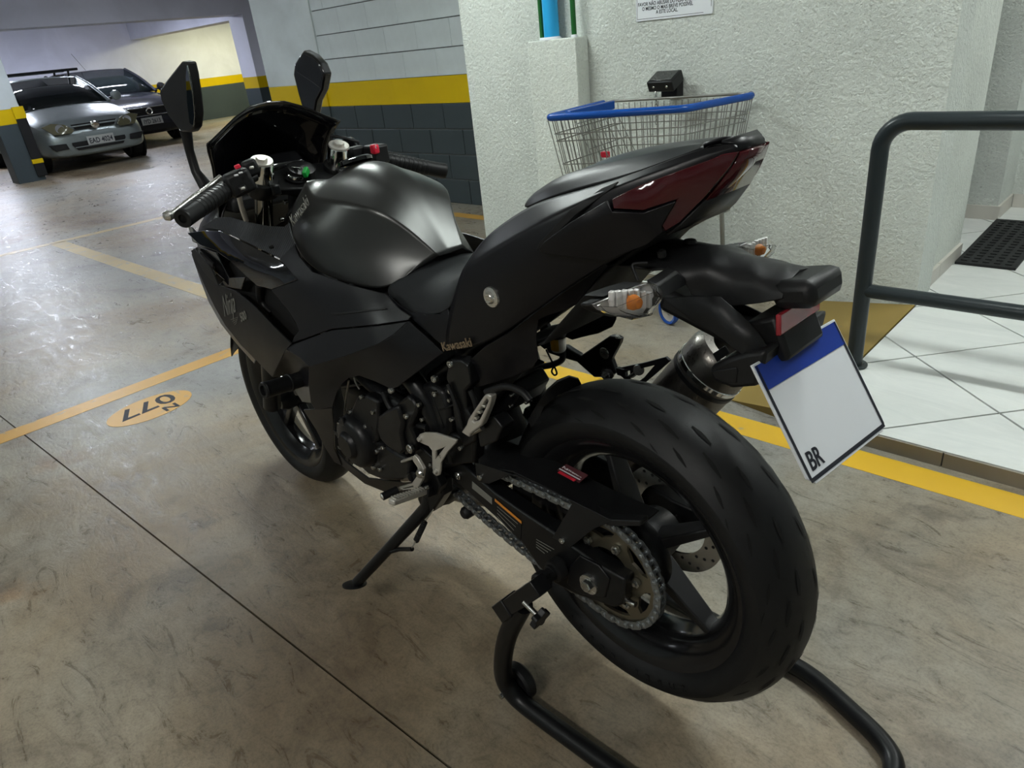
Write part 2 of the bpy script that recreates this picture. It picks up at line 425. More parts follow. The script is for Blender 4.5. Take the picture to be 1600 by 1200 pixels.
def skin_only(name, pts, lam=.004):
    A = np.array(pts, float); xs, ys, Ys = A[:, 0]/100, A[:, 1]/100, A[:, 2]; n = len(A)
    def phi(r2): return 0.5*r2*np.log(r2+1e-9)
    K = phi((xs[:, None]-xs[None])**2+(ys[:, None]-ys[None])**2)+np.eye(n)*lam; T = np.c_[np.ones(n), xs, ys]
    w = np.linalg.solve(np.block([[K, T], [T.T, np.zeros((3, 3))]]), np.r_[Ys, np.zeros(3)])
    SKIN[name] = lambda px, py: float(phi((xs-px/100)**2+(ys-py/100)**2) @ w[:n] + w[n]+w[n+1]*px/100+w[n+2]*py/100)
def panel(name, outline, mat, parent, inner=(), th=0.004, step=8.0, mirror=True, smooth=40, lam=0.03, creases=(), base=None, off=0.0):
    """a body panel: outline corner list (px, py, Y); inner control points; bulges as a thin plate; real thickness"""
    ctrl = [tuple(map(float, p)) for p in list(outline)+list(inner)]
    for cr in creases: ctrl += [tuple(map(float, p)) for p in cr]
    A = np.array(ctrl); xs, ys, Ys = A[:, 0]/100, A[:, 1]/100, A[:, 2]
    n = len(A)
    def phi(r2): return 0.5*r2*np.log(r2+1e-9)
    K = phi((xs[:, None]-xs[None])**2+(ys[:, None]-ys[None])**2)+np.eye(n)*lam
    T = np.c_[np.ones(n), xs, ys]
    S = np.block([[K, T], [T.T, np.zeros((3, 3))]])
    w = np.linalg.solve(S, np.r_[Ys, np.zeros(3)])
    def yv(px, py):
        if base is not None: return SKIN[base](px, py)+off
        x, y = px/100, py/100
        return float(phi((xs-x)**2+(ys-y)**2) @ w[:n] + w[n]+w[n+1]*x+w[n+2]*y)
    SKIN[name] = yv
    pts, edges, Yl = [], [], []
    m = len(outline)
    for i in range(m):
        a, b = outline[i], outline[(i+1) % m]
        k = max(1, int(math.hypot(b[0]-a[0], b[1]-a[1])/step))
        for j in range(k):
            t = j/k; pts.append((a[0]+(b[0]-a[0])*t, a[1]+(b[1]-a[1])*t)); Yl.append(a[2]+(b[2]-a[2])*t)
    nb = len(pts); edges = [(i, (i+1) % nb) for i in range(nb)]
    for cr in creases:
        prev = None
        for i in range(len(cr)-1):
            a, b = cr[i], cr[i+1]; k = max(1, int(math.hypot(b[0]-a[0], b[1]-a[1])/step))
            for j in range(k+1):
                if j == 0 and prev is not None: continue
                t = j/k; pts.append((a[0]+(b[0]-a[0])*t, a[1]+(b[1]-a[1])*t)); Yl.append(a[2]+(b[2]-a[2])*t)
                if prev is not None: edges.append((prev, len(pts)-1))
                prev = len(pts)-1
    x0, x1 = min(p[0] for p in outline), max(p[0] for p in outline); y0, y1 = min(p[1] for p in outline), max(p[1] for p in outline)
    yy = y0+step*0.5; row = 0
    segs = [(outline[i], outline[(i+1) % m]) for i in range(m)]
    for cr in creases: segs += [(cr[i], cr[i+1]) for i in range(len(cr)-1)]
    while yy < y1:
        xx = x0+step*(0.5 if row % 2 else 0.0)
        while xx < x1:
            if inpoly((xx, yy), outline) and min(segd((xx, yy), a, b) for a, b in segs) > step*0.55:
                pts.append((xx, yy)); Yl.append(yv(xx, yy))
            xx += step
        yy += step*0.87; row += 1
    v2, e2, f2, vo, eo, fo = delaunay_2d_cdt([Vector(p) for p in pts], edges, [], 1, 1e-6)
    bm = bmesh.new(); vs = []
    for k, v in enumerate(v2):
        Y = yv(v.x, v.y)
        if mirror == 'join' and vo[k] and vo[k][0] < nb and abs(Yl[vo[k][0]]) < 1e-6: Y = 0.0
        vs.append(bm.verts.new(at(v.x, v.y, Y)))
    cv = Vector(CAM_POS)
    for f in f2:
        c = sum((Vector((v2[i].x, v2[i].y)) for i in f), Vector((0, 0)))/len(f)
        if not inpoly((c.x, c.y), outline): continue
        try: fc = bm.faces.new([vs[i] for i in f])
        except ValueError: continue
        fc.normal_update()
        if fc.normal.dot(cv-fc.calc_center_median()) < 0: fc.normal_flip()
    bmesh.ops.delete(bm, geom=[v for v in bm.verts if not v.link_faces], context='VERTS')
    if mirror == 'join':                                     # both halves of a symmetric shell, welded along the middle
        geo = bmesh.ops.duplicate(bm, geom=bm.verts[:]+bm.edges[:]+bm.faces[:])['geom']
        for g_ in geo:
            if isinstance(g_, bmesh.types.BMVert): g_.co.y = -g_.co.y
        bmesh.ops.reverse_faces(bm, faces=[g_ for g_ in geo if isinstance(g_, bmesh.types.BMFace)])
        bmesh.ops.remove_doubles(bm, verts=bm.verts[:], dist=0.0012)
        mirror = False
    me = bpy.data.meshes.new(name); bm.to_mesh(me); bm.free(); me.materials.append(mat)
    me.polygons.foreach_set('use_smooth', [True]*len(me.polygons)); me.set_sharp_from_angle(angle=math.radians(smooth))
    o = bpy.data.objects.new(name, me); link(o, parent)
    s = o.modifiers.new('thickness', 'SOLIDIFY'); s.thickness = th; s.offset = -1
    bv = o.modifiers.new('rounded_rim', 'BEVEL'); bv.width = min(.0013, th*.4); bv.segments = 2; bv.limit_method = 'ANGLE'; bv.angle_limit = math.radians(55); bv.harden_normals = True
    if mirror: mirror_copy(o, parent)
    return o
def loft(name, rows, mat, parent=None, mirror=False, smooth=45, closed=False, th=0.0, cap=False):
    bm = bmesh.new(); G = []
    for r in rows: G.append([bm.verts.new(Vector(p)) for p in r])
    for i in range(len(G)-1):
        n = len(G[i])
        for j in range(n if closed else n-1):
            j2 = (j+1) % n
            try: bm.faces.new((G[i][j], G[i][j2], G[i+1][j2], G[i+1][j]))
            except ValueError: pass
    if cap: bm.faces.new(G[0]); bm.faces.new(list(reversed(G[-1])))
    if mirror:
        geo = bmesh.ops.duplicate(bm, geom=bm.verts[:]+bm.edges[:]+bm.faces[:])['geom']
        vv = [g for g in geo if isinstance(g, bmesh.types.BMVert)]
        for v in vv: v.co.y = -v.co.y
        bmesh.ops.reverse_faces(bm, faces=[g for g in geo if isinstance(g, bmesh.types.BMFace)])
        bmesh.ops.remove_doubles(bm, verts=bm.verts[:], dist=0.0008)
    o = finish(name, bm, mat, parent, smooth)
    if th:
        s = o.modifiers.new('thickness', 'SOLIDIFY'); s.thickness = th; s.offset = -1
    return o
def surf(name, lines, mat, parent, mirror=True, sharp=(), th=0.003, lev=2):
    """subdivided skin through longitudinal lines (world points, same count each); the first line lies on Y = 0 when mirrored"""
    bm = bmesh.new(); G = [[bm.verts.new(Vector(p)) for p in l] for l in lines]
    if mirror:
        for v in G[0]: v.co.y = 0
    H = [[v if abs(v.co.y) < 1e-7 else bm.verts.new((v.co.x, -v.co.y, v.co.z)) for v in l] for l in G] if mirror else None
    cl_ = bm.edges.layers.float.new('crease_edge')
    for g in ([G, H] if mirror else [G]):
        for i in range(len(g)-1):
            for j in range(len(g[0])-1):
                bm.faces.new((g[i][j], g[i][j+1], g[i+1][j+1], g[i+1][j]))
        for i, w in sharp:
            for j in range(len(g[0])-1):
                e = bm.edges.get((g[i][j], g[i][j+1]))
                if e: e[cl_] = w
    bmesh.ops.recalc_face_normals(bm, faces=bm.faces)
    f = max(bm.faces, key=lambda q: q.normal.dot(Vector(CAM_POS)-q.calc_center_median()))
    c = sum((v.co for v in bm.verts), Vector())/len(bm.verts)
    if sum(q.normal.dot(q.calc_center_median()-c) for q in bm.faces) < 0: bmesh.ops.reverse_faces(bm, faces=bm.faces[:])
    me = bpy.data.meshes.new(name); bm.to_mesh(me); bm.free(); me.materials.append(mat)
    me.polygons.foreach_set('use_smooth', [True]*len(me.polygons))
    o = bpy.data.objects.new(name, me); link(o, parent)
    sd = o.modifiers.new('skin', 'SUBSURF'); sd.levels = lev; sd.render_levels = lev+1
    t = o.modifiers.new('thickness', 'SOLIDIFY'); t.thickness = th; t.offset = -1
    return o
def text(name, body, size, M, mat, parent=None, ext=0.0003, align='CENTER', bold=0.0, shear=0.0, xs=1.0):
    cu = bpy.data.curves.new(name, 'FONT'); cu.body = body; cu.size = size; cu.extrude = ext; cu.align_x = align; cu.align_y = 'CENTER'
    cu.offset = bold; cu.shear = shear; cu.resolution_u = 3
    t = bpy.data.objects.new(name, cu); COL.objects.link(t)
    dg = bpy.context.evaluated_depsgraph_get(); me = bpy.data.meshes.new_from_object(t.evaluated_get(dg))
    bpy.data.objects.remove(t); bpy.data.curves.remove(cu)
    me.transform(M @ Matrix.Diagonal((xs, 1, 1, 1))); me.materials.clear(); me.materials.append(mat)
    o = bpy.data.objects.new(name, me); link(o, parent)
    return o
def axes(o, x, y):                    # matrix with local x, y directions
    x = Vector(x).normalized(); z = x.cross(Vector(y)).normalized(); y = z.cross(x)
    return Matrix(((x.x, y.x, z.x, o[0]), (x.y, y.y, z.y, o[1]), (x.z, y.z, z.z, o[2]), (0, 0, 0, 1)))
# ================================================================ THE GARAGE
def structure(o): o['kind'] = 'structure'; return o
# ---- floor: two poured slabs with a saw-cut joint between them
def slab(name, pts, z0, z1, mat, parent=None):
    return prism(name, [rm(a, b, z1) for a, b in pts], (0, 0, z0-z1), mat, parent)
floor = structure(slab('floor', [(-4, -6), (22, -12.5), (22, 6), (-4, 6)], -0.25, -0.012, M_GROUT))
slab('concrete_slab', [(-4, 0.195), (-4, 6), (22, 6), (22, 1.235)], -0.012, 0.0, M_CONC, floor)
slab('concrete_slab', [(-4, 0.190), (22, 1.230), (22, -12.5), (-4, -6)], -0.012, 0.0, M_CONC, floor)
def stripe(a0, b0, a1, b1, w, mat, name='painted_line'):
    d = Vector((a1-a0, b1-b0)).normalized(); n = Vector((-d.y, d.x))*w/2
    return slab(name, [(a0-n.x, b0-n.y), (a1-n.x, b1-n.y), (a1+n.x, b1+n.y), (a0+n.x, b0+n.y)], 0.0, 0.0009, mat, floor)
stripe(2.66, -1.06, 2.735, 2.6, 0.105, M_LINE)            # bay line across
stripe(6.62, -3.0, 6.78, 2.5, 0.10, M_LINE_OLD)           # faded far bay line
stripe(2.70, -0.86, 6.66, -0.86, 0.12, M_LINE_OLD)        # faded line between bays
stripe(2.8, -2.93, 6.6, -2.93, 0.10, M_LINE)              # along the block wall
stripe(-2.5, -1.102, 1.9, -1.095, 0.105, M_KERB)          # along the step
stripe(1.9, -1.095, 2.66, -1.095, 0.105, M_KERB)
# numbered parking oval: 077 with an N below, read from the far side
def oval():
    c = Vector((2.405, 0.045)); pts = []
    for k in range(40):
        t = 2*math.pi*k/40; pts.append((c.x+0.118*math.cos(t), c.y+0.172*math.sin(t)))
    o = slab('painted_oval', pts, 0.0, 0.0010, M_LINE, floor)
    M = axes(rm(2.436, 0.050, 0.0012), rm(0, 1), rm(-1, 0))
    text('painted_number', '077', 0.150, M, M_INK, o, 0.0002, bold=0.002, xs=1.05)
    M2 = axes(rm(2.333, -0.01, 0.0012), rm(0, 1), rm(-1, 0))
    text('painted_letter', 'N', 0.070, M2, M_INK, o, 0.0002, bold=0.002, xs=1.2)
oval()
# ---- tiled step and passage on the right
H = 0.05
plat = structure(slab('floor_step', [(0.185, -1.19), (0.185, -2.34), (0.60, -2.34), (0.60, -4.6), (-2.6, -4.6), (-2.6, -1.19)], 0.0, H-0.006, M_GROUT))
def clip(poly, a0, a1, b0, b1):
    def cut(ps, f, inter):
        out = []
        for i in range(len(ps)):
            p, q = ps[i], ps[(i+1) % len(ps)]
            if f(p): out.append(p)
            if f(p) != f(q): out.append(inter(p, q))
        return out
    for ax, v, sg in ((0, a0, 1), (0, a1, -1), (1, b0, 1), (1, b1, -1)):
        poly = cut(poly, lambda p: (p[ax]-v)*sg >= 0, lambda p, q: tuple(p[k]+(q[k]-p[k])*((v-p[ax])/(q[ax]-p[ax])) for k in (0, 1)))
        if len(poly) < 3: return []
    return poly
def tiles():
    u = Vector((-0.738, 0.674)); v = Vector((0.674, 0.738)); S = 0.438; g = 0.0036
    o0 = Vector((0.035, -1.795))
    for i in range(-8, 9):
        for j in range(-9, 8):
            c = [o0+u*S*i+v*S*j, o0+u*S*(i+1)+v*S*j, o0+u*S*(i+1)+v*S*(j+1), o0+u*S*i+v*S*(j+1)]
            m = sum(c, Vector((0, 0)))/4
            c = [m+(p-m)*(1-2*g/S) for p in c]
            for (a0, a1, b0, b1) in ((-2.0, 0.180, -2.335, -1.19), (-2.0, 0.56, -4.4, -2.335)):
                p = clip([tuple(q) for q in c], a0, a1, b0, b1)
                if len(p) >= 3 and max(abs(p[k][0]-p[0][0])+abs(p[k][1]-p[0][1]) for k in range(len(p))) > 0.03:
                    slab('tile', p, H-0.006, H+random.uniform(-0.0004, 0.0004), M_TILE, plat)
tiles()
for k in range(8):                                        # riser tiles
    a1 = 0.18-0.42*k+0.02
    rbox('riser_tile', a1-0.416, min(a1, 0.183), -1.19, -1.183, 0.0, H-0.004, M_RISER, plat)
# painted ramp beside the step
def ramp_():
    P = [rm(0.187, -1.19, 0.0), rm(0.187, -1.19, H), rm(0.187, -2.31, 0.0), rm(0.187, -2.31, H), rm(0.47, -1.24, 0.001), rm(0.60, -2.31, 0.001)]
    bm = bmesh.new(); v = [bm.verts.new(p) for p in P]
    for f in ((1, 4, 5, 3), (0, 4, 1), (2, 3, 5), (0, 1, 3, 2), (0, 2, 5, 4)): bm.faces.new([v[i] for i in f])
    o = finish('ramp', bm, M_RAMP, None, 0)
    tag(o, 'small ochre painted cement ramp up to the white tiled step', 'ramp')
ramp_()
# ---- walls
wr = structure(rbox('wall_right', 0.19, 2.75, -2.52, -2.32, 0.0, 2.72, M_PLAST))
wr2 = structure(rbox('wall_passage', 0.215, 0.42, -3.06, -2.52, 0.0, 2.72, M_PLAST2))
structure(rbox('wall_pier', 2.55, 2.75, -3.4, -2.52, 0.0, 2.72, M_PLAST2))
structure(rbox('wall_passage_end', 0.215, 2.5, -4.45, -3.80, 0.0, 2.72, M_PLAST))
structure(rbox('wall_passage_back', -2.6, 0.215, -4.40, -4.12, 0.0, 2.72, M_PLAST))
sk = structure(rbox('baseboard_passage', 0.200, 0.2155, -2.69, -2.325, H, H+0.068, M_SKIRT))
rbox('skirting_tile', 0.200, 0.2155, -3.05, -2.694, H, H+0.068, M_SKIRT, sk)
sk2 = structure(rbox('baseboard_end', 0.203, 0.60, -3.80, -3.788, H, H+0.075, M_SKIRT))
rbox('skirting_tile', 0.203, 0.215, -4.12, -3.804, H, H+0.075, M_SKIRT, sk2)
rbox('skirting_tile', -0.20, 0.2, -4.12, -4.108, H, H+0.075, M_SKIRT, sk2)
rbox('skirting_tile', -0.62, -0.204, -4.12, -4.108, H, H+0.075, M_SKIRT, sk2)
# concrete block wall: courses of painted blocks
wb = structure(rbox('wall_block', 2.75, 5.62, -3.45, -3.240, 0.0, 2.72, M_MORT))
def blocks():
    me = {}
    for r in range(14):
        off = 0.0 if r % 2 else 0.2
        a = 2.75-off+0.08
        mat = M_GBLK if r < 4 else (M_YBLK if r == 4 else M_WBLK)
        while a < 5.62:
            a0, a1 = max(a+0.004, 2.76), min(a+0.396, 5.62)
            if r == 4: a0, a1 = max(a, 2.76), min(a+0.4, 5.62)
            if r > 4: a0, a1 = max(a+0.001, 2.76), min(a+0.399, 5.62)
            if a1-a0 > 0.05:
                key = (round(a1-a0, 3), r == 4, r > 4, mat.name)
                if key not in me:
                    bm = bmesh.new(); h = 0.2 if r == 4 else 0.192
                    b_box(bm, (0, 0, 0), (a1-a0, 0.012, h))
                    m = bpy.data.meshes.new('block'); bm.to_mesh(m); bm.free(); m.materials.append(mat); me[key] = m
                o = bpy.data.objects.new('block', me[key]); link(o, wb)
                o.location = rm((a0+a1)/2, -3.236+random.uniform(-0.0008, 0.0008), 0.1+0.2*r); o.rotation_euler = (0, 0, TH)
                if r < 4:
                    bv = o.modifiers.new('bevel', 'BEVEL'); bv.width = 0.004; bv.segments = 2
            a += 0.4
blocks()
# plastered column at the end of the block wall, a concrete pillar far behind it, the far pillar on the left
def pillar(name, a0, a1, b0, b1, label, zt=2.72, w=M_WBLK, band=(0.8, 1.0)):
    root = empty(name, rm((a0+a1)/2, (b0+b1)/2, 0), label, 'pillar')
    rbox('painted_base', a0, a1, b0, b1, 0, band[0], M_GBLK, root, 0.004)
    rbox('yellow_band', a0, a1, b0, b1, band[0], band[1], M_YBLK, root, 0.004)
    rbox('shaft', a0, a1, b0, b1, band[1], zt, w, root, 0.004)
    return root
pillar('column', 5.62, 6.63, -3.60, -3.215, 'wide plastered column with yellow band at the end of the block wall')
pillar('pillar', 13.0, 13.55, -7.75, -6.62, 'lilac white pillar with yellow band under the far beam', 2.72, M_LAV)
pl = pillar('pillar', 12.02, 12.37, -2.31, -1.95, 'grey and white pillar with black corner guard beside the silver car', 2.72, M_WBLK)
g = rbox('corner_guard', 11.985, 12.16, -2.345, -2.21, 0.06, 1.0, M_BLACKP, pl, 0.004)
rbox('yellow_stripe', 11.980, 12.165, -2.350, -2.205, 0.86, 1.02, M_YBLK, g)
rbox('yellow_stripe', 11.980, 12.165, -2.350, -2.205, 0.24, 0.30, M_YBLK, g)
# far wall with painted bands
wf = structure(rbox('wall_far', 19.15, 19.4, -12.5, 6, 1.0, 2.72, M_LAV))
rbox('yellow_band', 19.149, 19.4, -12.5, 6, 0.8, 1.0, M_YBLK, wf)
rbox('grey_band', 19.149, 19.4, -12.5, 6, 0.0, 0.8, M_GBLK, wf)
structure(rbox('wall_left', -4, 22, 5.8, 6.0, 0, 2.72, M_WBLK))
structure(rbox('wall_rear', -4.2, -4.0, -6, 6, 0, 2.72, M_WBLK))
structure(rbox('ceiling', -4.2, 22, -12.5, 6, 2.72, 2.9, M_CEIL))
bb = rbox('ceiling_beam', 13.0, 13.5, -7.6, 5.8, 2.06, 2.72, M_LAV); tag(bb, 'long white concrete beam crossing above the parked cars', 'beam')
bb = rbox('ceiling_beam', 13.5, 19.15, -7.35, -6.95, 2.03, 2.72, M_LAV); tag(bb, 'concrete beam running back from the far pillar to the wall', 'beam')
# lamps: twin tube fittings under the ceiling
def lamp(a, b, axd, watt, col, i):
    z = 2.60 if a < 8.9 else 2.34; L = 1.2
    da, db = (L/2, 0.09) if axd == 'a' else (0.09, L/2)
    where = ['over the step beside the motorcycle', 'over the tiled passage step', 'over the bay ahead of the motorcycle', 'over the aisle before the cars', 'above the silver car', 'above the graphite car',
             'over the bay left of the motorcycle', 'over the far left bay', 'yellowish, over the far corner', 'behind the camera side', 'inside the tiled passage', 'added to brighten the far beam, near the block wall column'][i]
    root = empty('ceiling_lamp', rm(a, b, z), 'twin tube ceiling lamp ' + where, 'lamp', 'tube lamps under the garage ceiling')
    rbox('housing', a-da, a+da, b-db, b+db, z+0.03, z+0.12, M_WHITE, root, 0.004)
    rbox('hanger', a-0.02, a+0.02, b-0.02, b+0.02, z+0.12, 2.72, M_WHITE, root)
    for s in (-1, 1):
        o = 0.045*s
        p0, p1 = (rm(a-L/2+.02, b+o, z), rm(a+L/2-.02, b+o, z)) if axd == 'a' else (rm(a+o, b-L/2+.02, z), rm(a+o, b+L/2-.02, z))
        tube('tube', [p0, p1], 0.013, pmat('lamp_tube_%d' % i, (1, 1, 1), 0.5, emit=col, es=2.0*watt), root, 10)
    ld = bpy.data.lights.new('lamp_light', 'AREA'); ld.shape = 'RECTANGLE'; ld.size = L; ld.size_y = 0.14; ld.energy = watt; ld.color = col
    lo = bpy.data.objects.new('lamp_light', ld); link(lo, root)
    lo.location = rm(a, b, z-0.02); lo.rotation_euler = (0, 0, TH if axd == 'a' else TH+math.pi/2)
for i, l in enumerate(LAMPS): lamp(*l, i)
# pipe chase box and pipes
bx = structure(rbox('wall_pipe_chase', 1.845, 2.16, -2.32, -2.215, 0.0, 1.195, M_PLAST2, None, 0.006))
for a, r, m, lab, nm in ((2.095, 0.012, M_GREENPIPE, 'thin dark green pipe left of the blue pipe', 'pipe'), (2.030, 0.040, M_BLUEPIPE, 'thick bright blue pipe rising from the pipe chase', 'pipe'),
                     (1.885, 0.013, M_GREENPIPE, 'thin dark green pipe right of the blue pipe', 'pipe')):
    b = -2.262
    root = empty(nm, rm(a, b, 1.195), lab, 'pipe')
    tube('pipe_run', [rm(a, b, 1.195), rm(a, b, 2.72)], r, m, root, 20)
    lathe('plaster_collar', [(r*1.25, 0), (r*1.2, 0.008), (r*1.02, 0.014)], rm(a, b, 1.193), (0, 0, 1), M_WHITE, root, 16)
# sign on the wall
sg = empty('wall_sign', rm(1.35, -2.315, 1.45), 'white enamel notice with dark lettering on the rough plastered wall', 'sign')
rbox('sign_board', 1.156, 1.552, -2.32, -2.314, 1.232, 1.50, M_WHITE, sg, 0.0015)
def sign_line(x0, x1, z0, z1):
    rbox('border_line', x0, x1, -2.3145, -2.3136, z0, z1, M_INK, sg)
sign_line(1.200, 1.544, 1.2400, 1.2418); sign_line(1.544, 1.5458, 1.24, 1.492); sign_line(1.1625, 1.1643, 1.262, 1.492); sign_line(1.1625, 1.5458, 1.492, 1.4938)
for t, z, s, xo in (('FAVOR NÃO ABUSAR DO PESO E RETORNAR', 1.3005, 0.0215, 1.365), ('O MESMO O MAIS BREVE POSSÍVEL', 1.2815, 0.0215, 1.385), ('A ESTE LOCAL.', 1.2635, 0.0215, 1.385)):
    text('sign_text', t, s, axes(rm(xo, -2.3137, z), rm(-1, 0), (0, 0, 1)), M_INK, sg, 0.0002, bold=0.0004, xs=0.80)
# black electronic lock box with a chain over the trolley
bxr = empty('wall_box', rm(1.34, -2.30, 0.98), 'small tilted black device box on the wall above the trolley', 'device')
axb = (rm(1, 0), rm(0, 0.91) + Vector((0, 0, -0.42)), rm(0, 0.42)+Vector((0, 0, 0.91)))
box('device_body', rm(1.345, -2.232, 0.975), (0.135, 0.10, 0.05), M_BLACKP, bxr, axb, 0.006)
box('device_face', rm(1.345, -2.232, 0.975)+axb[2]*0.026, (0.115, 0.08, 0.004), M_GLOSS, bxr, axb, 0.002)
rbox('wall_bracket', 1.30, 1.385, -2.318, -2.26, 0.90, 0.985, M_FRAME, bxr, 0.003)
for dx in (-0.035, 0.035): lathe('screw', [(0, 0.003), (0.005, 0.002), (0.006, 0)], rm(1.345+dx, -2.232, 0.975)+axb[1]*0.05, axb[1], M_STEEL, bxr, 10)
for k in range(8):
    c = rm(1.365, -2.185, 0.925-0.0175*k); x = rm(1, 0) if k % 2 else rm(0, 1)
    pts = [c + x*0.0055*math.cos(t)+Vector((0, 0, 0.0115*math.sin(t))) for t in [2*math.pi*j/10 for j in range(10)]]
    tube('chain_link', pts, 0.002, M_STEEL, bxr, 6, closed=True)
# handrail
hr = empty('handrail', rm(0.185, -1.62, 0.052), 'dark grey tubular handrail with two bars by the tiled step', 'handrail')
R = 0.0265
top = [rm(0.187, -1.62, 0.052), rm(0.187, -1.62, 0.5), rm(0.187, -1.62, 0.80)]
for k in range(1, 9):
    t = math.pi/2*k/8; top.append(rm(0.187-0.085*(1-math.cos(t)), -1.62, 0.80+0.085*math.sin(t)))
top += [rm(-0.5, -1.62, 0.885), rm(-1.9, -1.62, 0.885)]
tube('top_rail', top, R, M_RAIL, hr, 20)
tube('mid_rail', [rm(0.18, -1.62, 0.335), rm(-1.9, -1.62, 0.335)], 0.0235, M_RAIL, hr, 20)
tube('post', [rm(-1.5, -1.62, H), rm(-1.5, -1.62, 0.86)], R, M_RAIL, hr, 16)
lathe('base_flange', [(0.045, 0), (0.045, 0.006), (0.03, 0.008)], rm(0.187, -1.62, 0.052), (0, 0, 1), M_RAIL, hr, 20)
# black rubber mat in the passage
mt = empty('door_mat', rm(0.08, -3.35, H), 'black perforated rubber mat lying on the white tiles', 'mat')
slab('mat_sheet', [(0.195, -2.925), (-0.05, -2.925), (-0.05, -3.775), (0.205, -3.775)], H, H+0.012, M_MATR, mt)
_dm = None
for i in range(5):
    for j in range(17):
        a, b = 0.165-0.045*i, -2.965-0.048*j
        if _dm is None:
            _dm = rbox('rubber_stud', a-0.013, a+0.013, b-0.009, b+0.009, H+0.012, H+0.016, M_MATR, mt); _d0 = (a, b)
        else:
            o = _dm.copy(); COL.objects.link(o); o.location = rm(a-_d0[0], b-_d0[1], 0)
